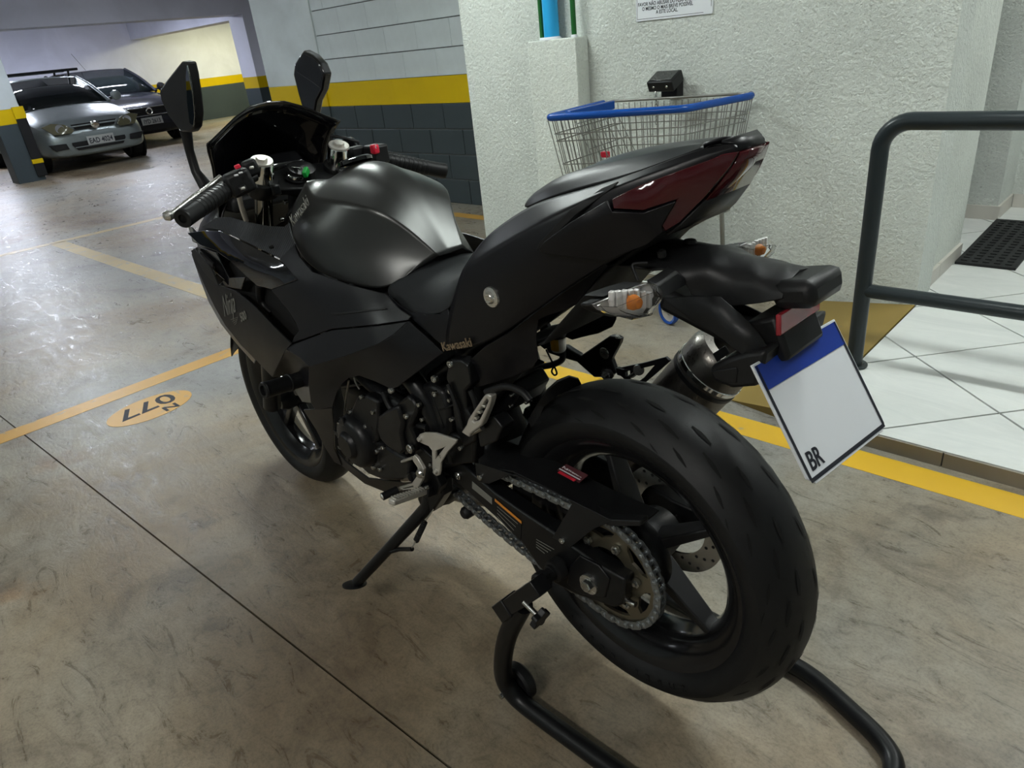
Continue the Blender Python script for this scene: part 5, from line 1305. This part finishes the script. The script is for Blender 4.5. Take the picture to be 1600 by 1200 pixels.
# ---------------------------------------------------------------- handlebars
def bars():
    gi, ge = at(357, 294, .205), at(287, 341, .345)
    d = (ge-gi).normalized()
    hb = tube('handlebar', [at(398, 276, .13), gi, ge], 0.011, M_FRAME, BK, 14)
    gp = tube('left_grip', [gi, gi.lerp(ge, .05), gi.lerp(ge, .5), gi.lerp(ge, .93), ge], [0.0205, 0.0182, 0.0176, 0.0186, 0.0190], M_BLACKP, BK, 22)
    for k in range(9): 
        c = gi.lerp(ge, .10+k*.075); lathe('grip_ring', [(0.0178, -.004), (0.0192, -.003), (0.0192, .003), (0.0178, .004)], c, d, M_BLACKP, gp, 22)
    lathe('bar_end', [(0.019, 0), (0.018, .004), (0.009, .004), (0.008, -.006), (0, -.006)], ge, d, M_BLACKP, gp, 22)
    lv = tube('clutch_lever', [at(345, 276, .205), at(328, 290, .235), at(305, 306, .28), at(280, 325, .325), at(266, 336, .35)], 0.0058, M_ALU, BK, 12, smooth=5)
    lathe('lever_ball', [(0, -.011), (.008, -.008), (.011, 0), (.008, .008), (0, .011)], at(263, 337, .355), YA, M_ALU, lv, 16)
    sx = (at(392, 274, .16)-at(352, 292, .215)).normalized(); su = Vector((0, 0, 1)); su = (su-sx*su.dot(sx)).normalized(); sn = sx.cross(su)
    swb = box('switch_box', at(374, 285, .185), (0.055, 0.042, 0.050), M_BLACKP, BK, (sx, sn, su), 0.008)
    box('red_button', at(371, 260.5, .185), (0.012, 0.012, 0.008), M_REDB, swb, (sx, sn, su), 0.002)
    box('dimmer_switch', at(377, 277, .18), (0.016, 0.014, 0.010), M_BLACKP, swb, (sx, sn, su), 0.002)
    bolt(369, 274, .20, .0022, M_TXTWHITE, swb); bolt(376, 270, .195, .0018, M_TXTWHITE, swb)
    box('horn_button', at(379, 295, .195), (0.016, 0.016, 0.014), M_BLACKP, swb, (sx, sn, su), 0.003); bolt(379.5, 294.5, .206, .003, M_ALUM, swb)
    box('clutch_perch', at(392, 262, .15), (0.03, 0.028, 0.034), M_BLACKP, BK, (sx, sn, su), 0.006)
    bolt(393, 262, .166, .003, M_ALUM)
    # clip-on clamp and top yoke
    for s in (1, -1):
        c = FT+Vector((0, .1*s, 0))+FD*0.058
        cp = lathe('bar_clamp', [(.034, -.016), (.036, -.012), (.036, .012), (.034, .016), (.022, .016), (.022, -.016)], c, FD, M_FRAME, BK, 28, closed=True)
        box('clamp_ear', c+Vector((-.030, -.012*s, -.006)), (.03, .022, .026), M_FRAME, cp, None, .005)
    for q in ((421, 284), (421, 297)): lathe('clamp_bolt', [(0, .004), (.0028, .004), (.0032, .008), (.006, .008), (.0065, 0)], at(q[0], q[1], .085), (-1, 0.4, 0.2), M_STEEL, BK, 14)
    yc = FT+FD*0.070
    rows = [(0.02, .118), (0.035, .10), (0.045, .04), (0.055, 0), (0.045, -.04), (0.035, -.10), (0.02, -.118), (-.02, -.112), (-.04, -.05), (-.055, 0), (-.04, .05), (-.02, .112)]
    xx = Vector((FD.z, 0, -FD.x)) if FD.z > 0 else Vector((-FD.z, 0, FD.x))
    prism('top_yoke', [yc+xx*a+Vector((0, b, 0)) for a, b in rows], -FD*0.018, M_FRAME, BK, .004)
    ik = lathe('ignition_barrel', [(0, -.022), (.010, -.022), (.013, -.018), (.020, -.018), (.022, -.010), (.026, -.008), (.026, .03)], at(463, 281, .018), FD, M_FRAME, BK, 28)
    lathe('ignition_ring', [(.0205, -.019), (.023, -.015), (.023, -.011), (.0205, -.011)], at(463, 281, .018), FD, M_CHROME, ik, 28, closed=True)
    box('ignition_key', at(463, 270, .018), (.016, .004, .026), M_FRAME, ik, None, .001)
    kc = at(463, 262, .018)
    tube('key_ring', [kc+Vector((math.cos(t)*.012, math.sin(t)*.012, 0.004*math.sin(t))) for t in [2*math.pi*k/24 for k in range(24)]], .0012, M_CHROME, ik, 8, closed=True)
    box('key_tag', at(478, 269, .005), (.010, .022, .016), M_GREEN, ik, (Vector((.8, .6, 0)), Vector((-.5, .7, -.5)), Vector((-.3, .4, .85))), .002)
    tube('brake_hose', [at(463, 318, .04), at(455, 330, .06), at(447, 345, .07)], .006, M_BLACKP, BK, 10, smooth=4)
    tube('brake_hose', [at(372, 300, .16), at(378, 325, .15), at(385, 345, .14)], .006, M_ALUM, BK, 10, smooth=4)
    bolt(446, 316, .05, .006, M_STEEL); bolt(440, 343, .08, .005, M_STEEL)
    # right hand side
    gi, ge = at(600, 250, -.205), at(694, 267, -.345); d = (ge-gi).normalized()
    tube('handlebar', [at(540, 243, -.13), gi, ge], 0.011, M_FRAME, BK, 14)
    gp = tube('right_grip', [gi, gi.lerp(ge, .05), gi.lerp(ge, .5), gi.lerp(ge, .93), ge], [0.0205, 0.0182, 0.0176, 0.0186, 0.0190], M_BLACKP, BK, 22)
    for k in range(9): lathe('grip_ring', [(0.0178, -.004), (0.0192, -.003), (0.0192, .003), (0.0178, .004)], gi.lerp(ge, .10+k*.075), d, M_BLACKP, gp, 22)
    lathe('bar_end', [(0.019, 0), (0.018, .004), (0.009, .004), (0.008, -.006), (0, -.006)], ge, d, M_BLACKP, gp, 22)
    tube('brake_lever', [at(590, 236, -.20), at(620, 243, -.25), at(650, 250, -.30)], 0.006, M_FRAME, BK, 12, smooth=4)
    sb_ = box('switch_box', at(588, 241, -.185), (.05, .046, .046), M_BLACKP, BK, None, .006)
    box('stop_switch', at(585.5, 233, -.168), (.018, .018, .022), M_REDB, sb_, None, .004)
    text('switch_mark', '2', .014, on(587, 229, -.158, 590, 229, -.159, 586, 225, -.158), M_TXTWHITE, sb_, .0003)
    # brake fluid reservoir frame
    rp = box('brake_reservoir', at(540, 226, -.17), (.055, .05, .03), M_GLOSS, BK, (Vector((.9, -.4, 0)), Vector((.4, .9, 0)), Vector((0, 0, 1))), .006)
    tube('reservoir_frame', [at(517, 212, -.14), at(521, 226, -.14), at(526, 236, -.14)], .004, M_BLACKP, rp, 8)
    tube('reservoir_frame', [at(517, 212, -.14), at(540, 216, -.16), at(560, 222, -.18), at(561, 232, -.18)], .004, M_BLACKP, rp, 8)
    box('master_cylinder', at(556, 237, -.15), (.03, .04, .026), M_BLACKP, rp, None, .006)
bars()
# crash slider
sl = tube('crash_slider', [at(478, 590, .19), at(440, 602, .25), at(416, 609, .288)], 0.0185, M_BLACKP, BK, 24)
lathe('slider_ring', [(.0185, 0), (.0195, .004), (.0175, .008), (.012, .008), (.011, -.004), (0, -.004)], at(416, 609, .288), at(416, 609, .288)-at(440, 602, .25), M_BLACKP, sl, 24)
lathe('slider_collar', [(.0185, -.004), (.021, -.003), (.021, .003), (.0185, .004)], at(452, 598, .231), at(416, 609, .288)-at(440, 602, .25), M_BLACKP, sl, 24)
mirror_copy(sl)
# ---------------------------------------------------------------- tail
surf('pillion_seat', [CL([(-.100, 1.092), (-.05, 1.094), (.01, 1.084), (.08, 1.066), (.140, 1.030), (.182, .992)]),
      L3([(1098, 224, .026), (1054, 230, .036), (1006, 241, .046), (938, 257, .055), (876, 271, .057), (836, 300, .052)]),
      L3([(1099, 226, .032), (1056, 236, .046), (1006, 249, .060), (936, 266, .070), (870, 283, .074), (824, 312, .064)]),
      L3([(1099, 230, .040), (1060, 244, .062), (1000, 268, .080), (930, 288, .089), (856, 307, .090), (814, 330, .066)])], M_SATIN, BK, True, [(1, .8), (2, .2)], .006, 2)
TL = [[(1149, 222, .030), (1097, 231, .050), (1030, 256, .074), (960, 282, .094), (890, 301, .102), (835, 317, .100), (795, 342, .104), (752, 374, .118)],
      [(1153, 230, .031), (1105, 240, .052), (1040, 263, .079), (966, 289, .108), (890, 324, .130), (835, 350, .138), (780, 384, .140), (722, 422, .139)],
      [(1155, 237, .030), (1117, 247, .049), (1058, 270, .076), (985, 305, .106), (905, 350, .134), (842, 390, .148), (780, 435, .152), (706, 467, .147)],
      [(1140, 262, .036), (1100, 305, .052), (1045, 338, .074), (965, 375, .104), (895, 415, .126), (830, 455, .142), (770, 495, .151), (697, 515, .153)],
      [(1062, 350, .060), (1036, 363, .076), (1000, 386, .088), (945, 412, .102), (880, 455, .118), (815, 503, .134), (757, 540, .150), (693, 552, .158)]]
skin_only('tail_fairing', [p for l in TL for p in l])
tf = surf('tail_fairing', [L3(l) for l in TL], M_SATIN, BK, False, [(1, .85)], .004, 2)
bmf = bmesh.new(); bmf.from_mesh(tf.data)
if sum(f.normal.dot(Vector((0, 1, 0))) for f in bmf.faces) < 0: bmesh.ops.reverse_faces(bmf, faces=bmf.faces[:])
bmf.to_mesh(tf.data); bmf.free()
tf2 = mirror_copy(tf)
panel('tail_blade', [(841, 389, .1545), (850, 378, .1540), (890, 348, .1440), (948, 313, .1290), (957, 331, .1270), (1005, 333, .1100), (1057, 315, .0850), (1034, 354, .0870), (1036, 363, .0870), (1010, 383, .0940), (945, 408, .1100), (900, 403, .1240), (846, 396, .1520)], M_SATIN, BK, [], th=0.006, step=7, smooth=30, base='tail_fairing', off=.0085)
panel('tail_groove', [(966, 283, .1125), (958, 292, .1165), (900, 335, .1380), (848, 386, .1525), (838, 392, .1525), (842, 380, .1510), (890, 328, .1345), (940, 294, .1200)], M_DARK, BK, [], th=0.002, step=6, base='tail_fairing', off=.005)
panel('tail_lens', [(956, 311, .119), (1000, 289, .100), (1060, 267, .075), (1117, 247, .050), (1129, 241, .044), (1155, 237, .030), (1140, 262, .035), (1100, 310, .050), (1062, 348, .062), (1040, 361, .080), (1034, 353, .082), (1058, 312, .080), (1005, 329, .104), (958, 326, .121)], M_RED, BK, [], th=0.004, step=8, smooth=25, base='tail_fairing', off=.006)
rows = []
for px, py, Y in ((1149, 222, .030), (1156, 237, .030), (1141, 262, .036), (1101, 310, .051), (1063, 348, .063), (1040, 364, .072)):
    p = at(px, py, Y); rows.append([(p.x, p.y, p.z), (p.x-.004, 0, p.z+.001), (p.x, -p.y, p.z)])
loft('tail_lens_bar', rows[1:4], M_RED, BK, th=0.004)
loft('tail_rear_cover', rows[3:], M_BLACKP, BK, th=0.004)
prism('tail_spoiler', [at(1148, 224, .028), at(1110, 226, .048), at(1095, 234, .050), at(1128, 240, .04)], (0, -0.004, -0.004), M_SATIN, BK, .001)
loft('tail_top_cover', [[at(1128, 219, .040), Vector((at(1128, 219, .04).x, -.04, at(1128, 219, .04).z))], [at(1149, 222, .030), Vector((at(1149, 222, .03).x, -.03, at(1149, 222, .03).z))], [at(1156, 236, .03), Vector((at(1156, 236, .03).x, -.03, at(1156, 236, .03).z))]], M_SATIN, BK, th=0.004)
panel('tail_fin', [(1040, 362, .064), (1062, 350, .050), (1105, 296, .040), (1110, 300, .040), (1085, 335, .045), (1060, 358, .055)], M_GLOSS, BK, [], th=0.004, step=8)
ub = lathe('tail_bung', [(0, .006), (.007, .007), (.009, .005), (.010, .002), (.016, .001), (.017, -.004)], at(767, 464.5, .1515), YA, M_ALU, BK, 26)
bolt(877, 414, .118, .0055, M_ALUM)
text('tail_text', 'Kawasaki', 0.0215, on_skin('tail_fairing', (713, 539), (730, 536), (711, 528), .004), M_TXTGOLD, BK, 0.0005, bold=.0004, xs=1.05)
panel('under_tail', [(946, 413, .096), (880, 457, .110), (800, 517, .130), (757, 542, .144), (735, 562, .140), (730, 602, .130), (745, 606, .128), (800, 590, .112), (833, 574, .102), (841, 560, .100), (838, 525, .100), (842, 500, .100), (857, 493, .098), (880, 486, .092), (900, 477, .086), (925, 446, .082), (950, 415, .080)], M_SATIN, BK, [], step=8)
loft('under_tray', [[(.30, .10, .72), (.30, 0, .72), (.30, -.10, .72)], [(.12, .095, .80), (.12, 0, .80), (.12, -.095, .80)], [(.0, .08, .93), (.0, 0, .93), (.0, -.08, .93)], [(-.07, .06, .99), (-.07, 0, .99), (-.07, -.06, .99)]], M_DARK, BK, th=.004)
# ---------------------------------------------------------------- plate holder, lamps
panel('plate_boom', [(942, 413, .075), (985, 392, .040), (1031, 375, 0), (1075, 379, 0), (1099, 383, 0), (1136, 392, 0), (1200, 409, 0), (1250, 421, 0), (1238, 435, .024), (1226, 454, .042), (1222, 467, .045), (1185, 474, .046), (1147, 478, .047), (1110, 470, .050), (1080, 461, .053), (1060, 425, .056), (1035, 420, .060), (1015, 421, .062), (985, 416, .070)],
      M_BLACKP, BK, [], th=.004, step=7, mirror='join', smooth=24, creases=[[(1040, 396, .035), (1075, 408, .040), (1095, 413, .042), (1110, 402, .030)], [(1110, 402, .030), (1180, 430, .036), (1225, 445, .037)]])
_b0, _b1 = at(1230, 444, .0)+Vector((0, 0, -.004)), at(1297, 447, .0); _bd = (_b1-_b0).normalized()
box('plate_lamp', (_b0+_b1)/2, ((_b1-_b0).length, .086, .036), M_BLACKP, BK, (_bd, YA, _bd.cross(YA)), .012)
lathe('lamp_screw', [(0, -.004), (.004, -.004), (.005, 0), (.007, .001), (.008, -.002)], at(1271, 454, .026), (-.6, .8, 0), M_DARK, BK, 14)
bolt(1034, 396, .055, .006, M_DARK, axis=(0, .3, 1)); lathe('boom_screw', [(0, .005), (.008, .004), (.010, 0)], at(1078, 379, 0), (0, 0, 1), M_BLACKP, BK, 16)
panel('plate_arm', [(1034, 466, .052), (1080, 462, .056), (1126, 463, .056), (1158, 490, .058), (1185, 518, .060), (1196, 536, .060), (1207, 546, .058), (1180, 553, .070), (1162, 556, .078), (1145, 545, .078), (1131, 532, .076), (1098, 510, .068), (1063, 487, .060)], M_BLACKP, BK, [], th=.005, step=7, smooth=22,
      creases=[[(1085, 480, .064), (1120, 480, .072), (1150, 508, .076), (1180, 522, .070)]])
box('boom_core', at(1120, 480, .0)+Vector((0, 0, -.01)), (.15, .07, .035), M_BLACKP, BK, (Vector((-.96, 0, -.26)), YA, Vector((-.26, 0, .96))), .01)
box('plate_back', at(1225, 510, .0)+Vector((0, 0, -.005)), (.05, .095, .06), M_BLACKP, BK, (Vector((.9, 0, -.4)), YA, Vector((.4, 0, .9))), .006)
q0, q1 = at(1211, 492, .052), at(1211, 526, .052)
rf = prism('reflector', [q0, q1, Vector((q1.x, -.052, q1.z)), Vector((q0.x, -.052, q0.z))], (-.007, 0, .002), M_REDC, BK, .002)
pb_ = prism('plate_bracket', [at(*q, .082) for q in ((1107, 574), (1135, 560), (1162, 552), (1197, 548), (1190, 580), (1183, 605), (1144, 608), (1113, 596))], (0, -.164, 0), M_BLACKP, BK, .006)
plate('bracket_rib', [(1110, 580), (1150, 574), (1152, 580), (1150, 600), (1116, 592)], .084, .004, M_BLACKP, pb_, .002)
# number plate: the visible corner reads BR
pc = at(1268, 762, .098); pu = Vector((.52, .0, .85)).normalized(); pr = Vector((-.06, -1, -.02)).normalized()
def pl_pt(u, v): return pc+pr*u+pu*v
pn = pr.cross(pu).normalized()
if pn.x > 0: pn = -pn
PW, PH = .195, .165
npl = prism('number_plate', [pl_pt(0, .012), pl_pt(.012, 0), pl_pt(PW-.012, 0), pl_pt(PW, .012), pl_pt(PW, PH), pl_pt(0, PH)], -pn*.003, M_WHITE, BK, .0006)
def edge_bar(u0, v0, u1, v1, m):
    return prism('plate_border', [pl_pt(u0, v0)+pn*.0003, pl_pt(u1, v0)+pn*.0003, pl_pt(u1, v1)+pn*.0003, pl_pt(u0, v1)+pn*.0003], pn*.0008, m, npl)
edge_bar(.004, .004, PW-.004, .009, M_INK); edge_bar(.003, .008, .007, PH-.003, M_INK); edge_bar(PW-.007, .008, PW-.003, PH-.003, M_INK)
edge_bar(.003, PH-.036, PW-.003, PH-.003, pmat('plate_blue', (.01, .04, .30), .4))
text('plate_letters', 'BR', .034, axes(pl_pt(.029, .026)+pn*.0006, pr, pu), M_INK, npl, .0003, bold=.0005, xs=.75)
bolt(1187, 574, .075, .006, M_STEEL, axis=(-1, .2, .3))
tube('wire_loop', [at(1012, 411, .075), at(992, 412, .085), at(989, 418, .088), at(997, 438, .09)], .0025, M_BLACKP, BK, 8, smooth=3)
def indicator(outl, y0, y1, x0, x1, side):
    def Yp(px): return y0+(y1-y0)*(px-x0)/(x1-x0)
    pts = [at(px, py, Yp(px)) for px, py in outl]
    c = sum(pts, Vector())/len(pts)
    hs = prism('turn_signal', [c+(p-c)*.97+Vector((.012, 0, 0)) for p in pts], (.022, 0, -.004), M_BLACKP, BK, .004)
    prism('signal_reflector', [c+(p-c)*.97+Vector((.0075, 0, 0)) for p in pts], (.003, 0, 0), M_REFL, hs, 0)
    for k in range(7):
        t = -.7+k*.23
        ps = [c+(p-c)*.8 for p in pts]
        e = max(ps, key=lambda v: abs(v.y))-c
        box('reflector_facet', c+e*t+Vector((.003, 0, .001*k)), (.006, .007, .024-.008*abs(t)), M_REFL, hs, (Vector((1, .3*(-1)**k, 0)).normalized(), Vector((-.3*(-1)**k, 1, 0)).normalized(), Vector((0, 0, 1))), .001)
    lathe('signal_bulb', [(0, -.012), (.006, -.010), (.009, -.003), (.009, .006), (0, .008)], c+Vector((.0, 0, 0)), (1, 0, 0), M_ORANGE, hs, 16)
    lens = [p.copy() for p in pts]
    bm = bmesh.new(); o_ = [bm.verts.new(p+Vector((.010, 0, 0))) for p in lens]; m_ = [bm.verts.new(p+Vector((-.004, 0, 0))) for p in lens]; i_ = [bm.verts.new(c+(p-c)*.72+Vector((-.013, 0, 0))) for p in lens]
    n = len(lens)
    for i in range(n):
        j = (i+1) % n; bm.faces.new((o_[i], o_[j], m_[j], m_[i])); bm.faces.new((m_[i], m_[j], i_[j], i_[i]))
    bm.faces.new(i_)
    l_ = finish('signal_lens', bm, M_CLEAR, hs, 30)
    sd = l_.modifiers.new('thickness', 'SOLIDIFY'); sd.thickness = .0015; sd.offset = -1
    return hs, c
hs, c = indicator([(935, 478), (968, 464), (1000, 451), (1021, 444), (1029, 453), (1031, 464), (1013, 492), (983, 499), (955, 492), (942, 486)], .245, .165, 935, 1031, 1)
prism('signal_shell', [at(955, 467, .228)+Vector((.013, 0, 0)), at(968, 461, .217)+Vector((.013, 0, 0)), at(990, 453, .195)+Vector((.013, 0, 0)), at(1021, 444, .172)+Vector((.013, 0, 0))], (.03, .0, -.004), M_BLACKP, hs, .002)
st_ = prism('signal_stalk', [at(1026, 446, .160), at(1058, 424, .075), at(1070, 432, .060), at(1072, 446, .060), at(1034, 467, .155)], (.016, 0, .004), M_BLACKP, hs, .003)
hs, c = indicator([(1158, 387), (1175, 380), (1203, 377), (1209, 382), (1205, 392), (1193, 404), (1170, 404), (1160, 396)], -.165, -.235, 1158, 1209, -1)
prism('signal_stalk', [at(1158, 382, -.16), at(1140, 386, -.12), at(1130, 393, -.06), at(1140, 405, -.06), at(1164, 404, -.16)], (.018, 0, 0), M_BLACKP, hs, .003)
# ---------------------------------------------------------------- exhaust (right side)
EA, EB = at(985, 712, -.150), at(1134, 551, -.205)
ed = (EB-EA).normalized(); L = (EB-EA).length
mf = lathe('muffler', [(.040, -.10), (.050, -.02), (.0600, .04), (.0625, .06), (.0625, L-.012), (.060, L), (.052, L+.010), (.034, L+.012), (.030, L-.02), (0, L-.02)], EA, ed, M_CAN, BK, 48)
for h in (L-.060, L-.044): lathe('muffler_band', [(.0630, -.005), (.0645, -.004), (.0645, .004), (.0630, .005)], EA+ed*h, ed, M_CHROME if h > L-.05 else M_FRAME, mf, 48)
prism('muffler_badge', [at(1113, 553, -.145), at(1133, 540, -.150), at(1140, 552, -.150), at(1120, 566, -.145)], (0, -.002, 0), M_FRAME, mf, .001)
tube('exhaust_pipe', [EA-ed*.08, Vector((.30, -.13, .40)), Vector((.45, -.10, .25)), Vector((.70, -.06, .19)), Vector((.90, -.05, .28)), Vector((.95, -.05, .45)), Vector((.85, -.05, .60))], .024, M_CAN, BK, 16, smooth=8)
hb_ = plate('muffler_bracket', [(968, 575), (1010, 566), (1040, 558), (1047, 564), (1020, 588), (1003, 602), (992, 600), (1006, 590), (1022, 571), (985, 580)], -.140, .006, M_FRAME, BK, .001)
tube('hanger_pin', [at(985, 588, -.14), at(999, 579, -.14)], .004, M_STEEL, hb_, 10)
lathe('hanger_washer', [(0, .004), (.010, .004), (.011, 0), (.011, -.006)], at(998, 578, -.14), (-.6, .7, .2), M_STEEL, hb_, 18)
plate('hanger_loop', [(962, 575), (973, 578), (985, 573), (992, 577), (990, 590), (978, 595), (970, 588), (964, 586)], -.148, .010, M_FRAME, hb_, .001, holes=[[(976, 582), (984, 579), (984, 588), (977, 589)]])
# right foot bracket with rear brake reservoir
rb = plate('foot_bracket', [(846, 528), (858, 520), (866, 540), (883, 541), (907, 556), (930, 540), (952, 525), (962, 526), (969, 530), (967, 538), (954, 562), (962, 584), (949, 590), (928, 590), (901, 566), (880, 560), (856, 552)], -.150, .014, M_FRAME, BK, .003)
lathe('bracket_boss', [(0, .020), (.005, .020), (.006, .012), (.012, .010), (.0135, .0), (.0135, -.02)], at(950, 583, -.15), (-.5, .85, .1), M_BLACKP, rb, 22)
lathe('boss_nut', [(0, .012), (.005, .012), (.006, .0)], at(945, 584, -.137), (-.5, .85, .1), M_STEEL, rb, 6)
lathe('bracket_bolt', [(0, .004), (.004, .004), (.005, 0)], at(965, 527, -.15), (0, .2, 1), M_STEEL, rb, 10)
lathe('bracket_insert', [(0, .001), (.011, .001), (.012, 0)], at(944, 552, -.1495), YA, M_ALU, rb, 18)
rz = at(872, 534, -.135)
cup = lathe('rear_brake_reservoir', [(0, -.020), (.013, -.020), (.0155, -.016), (.0170, .010), (.0170, .016)], rz, (0, 0, 1), M_CUP, BK, 28)
lathe('reservoir_cap', [(.0195, .012), (.0200, .014), (.0200, .028), (.0185, .031), (0, .032)], rz, (0, 0, 1), M_BLACKP, cup, 24, smooth=30)
bm = bmesh.new()
for k in range(5):
    t = math.radians(120+k*14)
fl = prism('fluid_window', [rz+Vector((math.cos(math.radians(a))*.0168, math.sin(math.radians(a))*.0168, z)) for a, z in ((70, -.014), (92, -.014), (114, -.014), (136, -.014), (136, .011), (114, .011), (92, .011), (70, .011))], (-.0008, .0008, 0), M_FLUID, cup)
bm.free()
plate('reservoir_bracket', [(843, 505), (853, 503), (858, 515), (864, 540), (850, 546), (843, 540)], -.125, .010, M_FRAME, BK, .002)
bolt(848, 535, -.124, .004); bolt(843, 538, -.124, .003)
tube('brake_hose', [at(879, 546, -.14), at(878, 562, -.14), at(862, 570, -.135), at(842, 575, -.125), at(829, 592, -.115), at(826, 612, -.10), at(827, 628, -.09)], .0068, M_BLACKP, BK, 12, smooth=6)
tube('drain_tube', [at(853, 546, -.13), at(862, 564, -.13), at(868, 577, -.13), at(870, 584, -.13), at(866, 586, -.13), at(862, 580, -.13), at(866, 572, -.13)], .002, M_BLACKP, BK, 8, smooth=4)
# ================================================================ REAR PADDOCK STAND
def stand():
    root = empty('paddock_stand', (0.0, 0, 0), 'black tubular rear paddock stand lifting the back wheel by its spools', 'stand')
    R = 0.0185; z = 0.0195
    # U-shaped base tube on the floor, bending up into the two uprights
    Lp = [(.115, .205, .335), (.165, .208, .235), (.198, .205, .14), (.210, .200, .075), (.195, .195, .040), (.165, .190, .024), (.10, .185, z), (-.04, .178, z), (-.25, .165, z), (-.36, .13, z), (-.405, .06, z)]
    Rp = [(.115, -.205, .335), (.165, -.208, .235), (.198, -.215, .14), (.205, -.22, .075), (.185, -.235, .040), (.15, -.245, .024), (.08, -.25, z), (-.14, -.250, z), (-.22, -.246, z), (-.30, -.222, z), (-.38, -.190, z), (-.415, -.15, z), (-.418, -.08, z)]
    path = [Vector(p) for p in Lp]+[Vector(p) for p in reversed(Rp)]
    tube('base_tube', path, R, M_FRAME, root, 20, smooth=5)
    for s in (1, -1):
        a, b = at(788, 952, .21), at(846, 913, .21)
        if s < 0: a.y, b.y = -a.y, -b.y
        d = (b-a).normalized(); u = Vector((0, 0, 1)); u = (u-d*u.dot(d)).normalized(); w = d.cross(u)
        bm = bmesh.new(); b_box(bm, (a+b)/2, ((b-a).length, .032, .030), (d, w, u)); arm = finish('adjuster_arm', bm, M_FRAME, root, 30, .002)
        bm = bmesh.new(); b_box(bm, a.lerp(b, .12), (.045, .037, .035), (d, w, u)); finish('arm_sleeve', bm, M_FRAME, arm, 30, .002)
        bm = bmesh.new(); b_box(bm, a-d*.0125, (.004, .022, .020), (d, w, u)); finish('arm_end', bm, M_DARK, arm, 30)
        f0 = b+d*.004
        lathe('spool_fork', [(0, .030), (.008, .030), (.008, .026), (.014, .026), (.0175, .022), (.0175, .006), (.013, .004), (.013, -.012), (.020, -.014), (.022, -.030)], Vector((at(852, 903, .17).x, .165*s, at(852, 903, .17).z)), (0, s, 0), M_BLACKP, arm, 26)
        kb = Vector((at(828, 950, .225).x, .225*s, at(828, 950, .225).z)); dk = (at(846, 968, .225)-at(826, 948, .225)); dk.y *= s; dk = dk.normalized()
        tube('knob_screw', [kb-dk*.015, kb+dk*.02], .005, M_STEEL, arm, 10)
        bm = bmesh.new()
        x, y, dd = frame_of(dk)
        pts = []
        for i in range(40):
            t = 2*math.pi*i/40; r = .017+.0035*math.cos(5*t); pts.append(kb+dk*.018+(x*math.cos(t)+y*math.sin(t))*r)
        bm.free(); prism('knob', pts, dk*.012, M_BLACKP, arm, .002)
    for s, c in ((1, Vector((.205, .165, .042))), (-1, Vector((.205, -.19, .042)))):
        w = lathe('roller', [(0, .012), (.012, .014), (.018, .010), (.032, .010), (.036, .013), (.041, .008), (.041, -.008), (.036, -.013), (.018, -.010), (0, -.012)], c, (0, 1, 0), M_BLACKP, root, 28)
        tube('roller_axle', [c+Vector((0, -.02, 0)), c+Vector((0, .055*s, 0)) if s > 0 else c+Vector((0, -.05, 0))], .006, M_STEEL, w, 12)
    return root
stand()
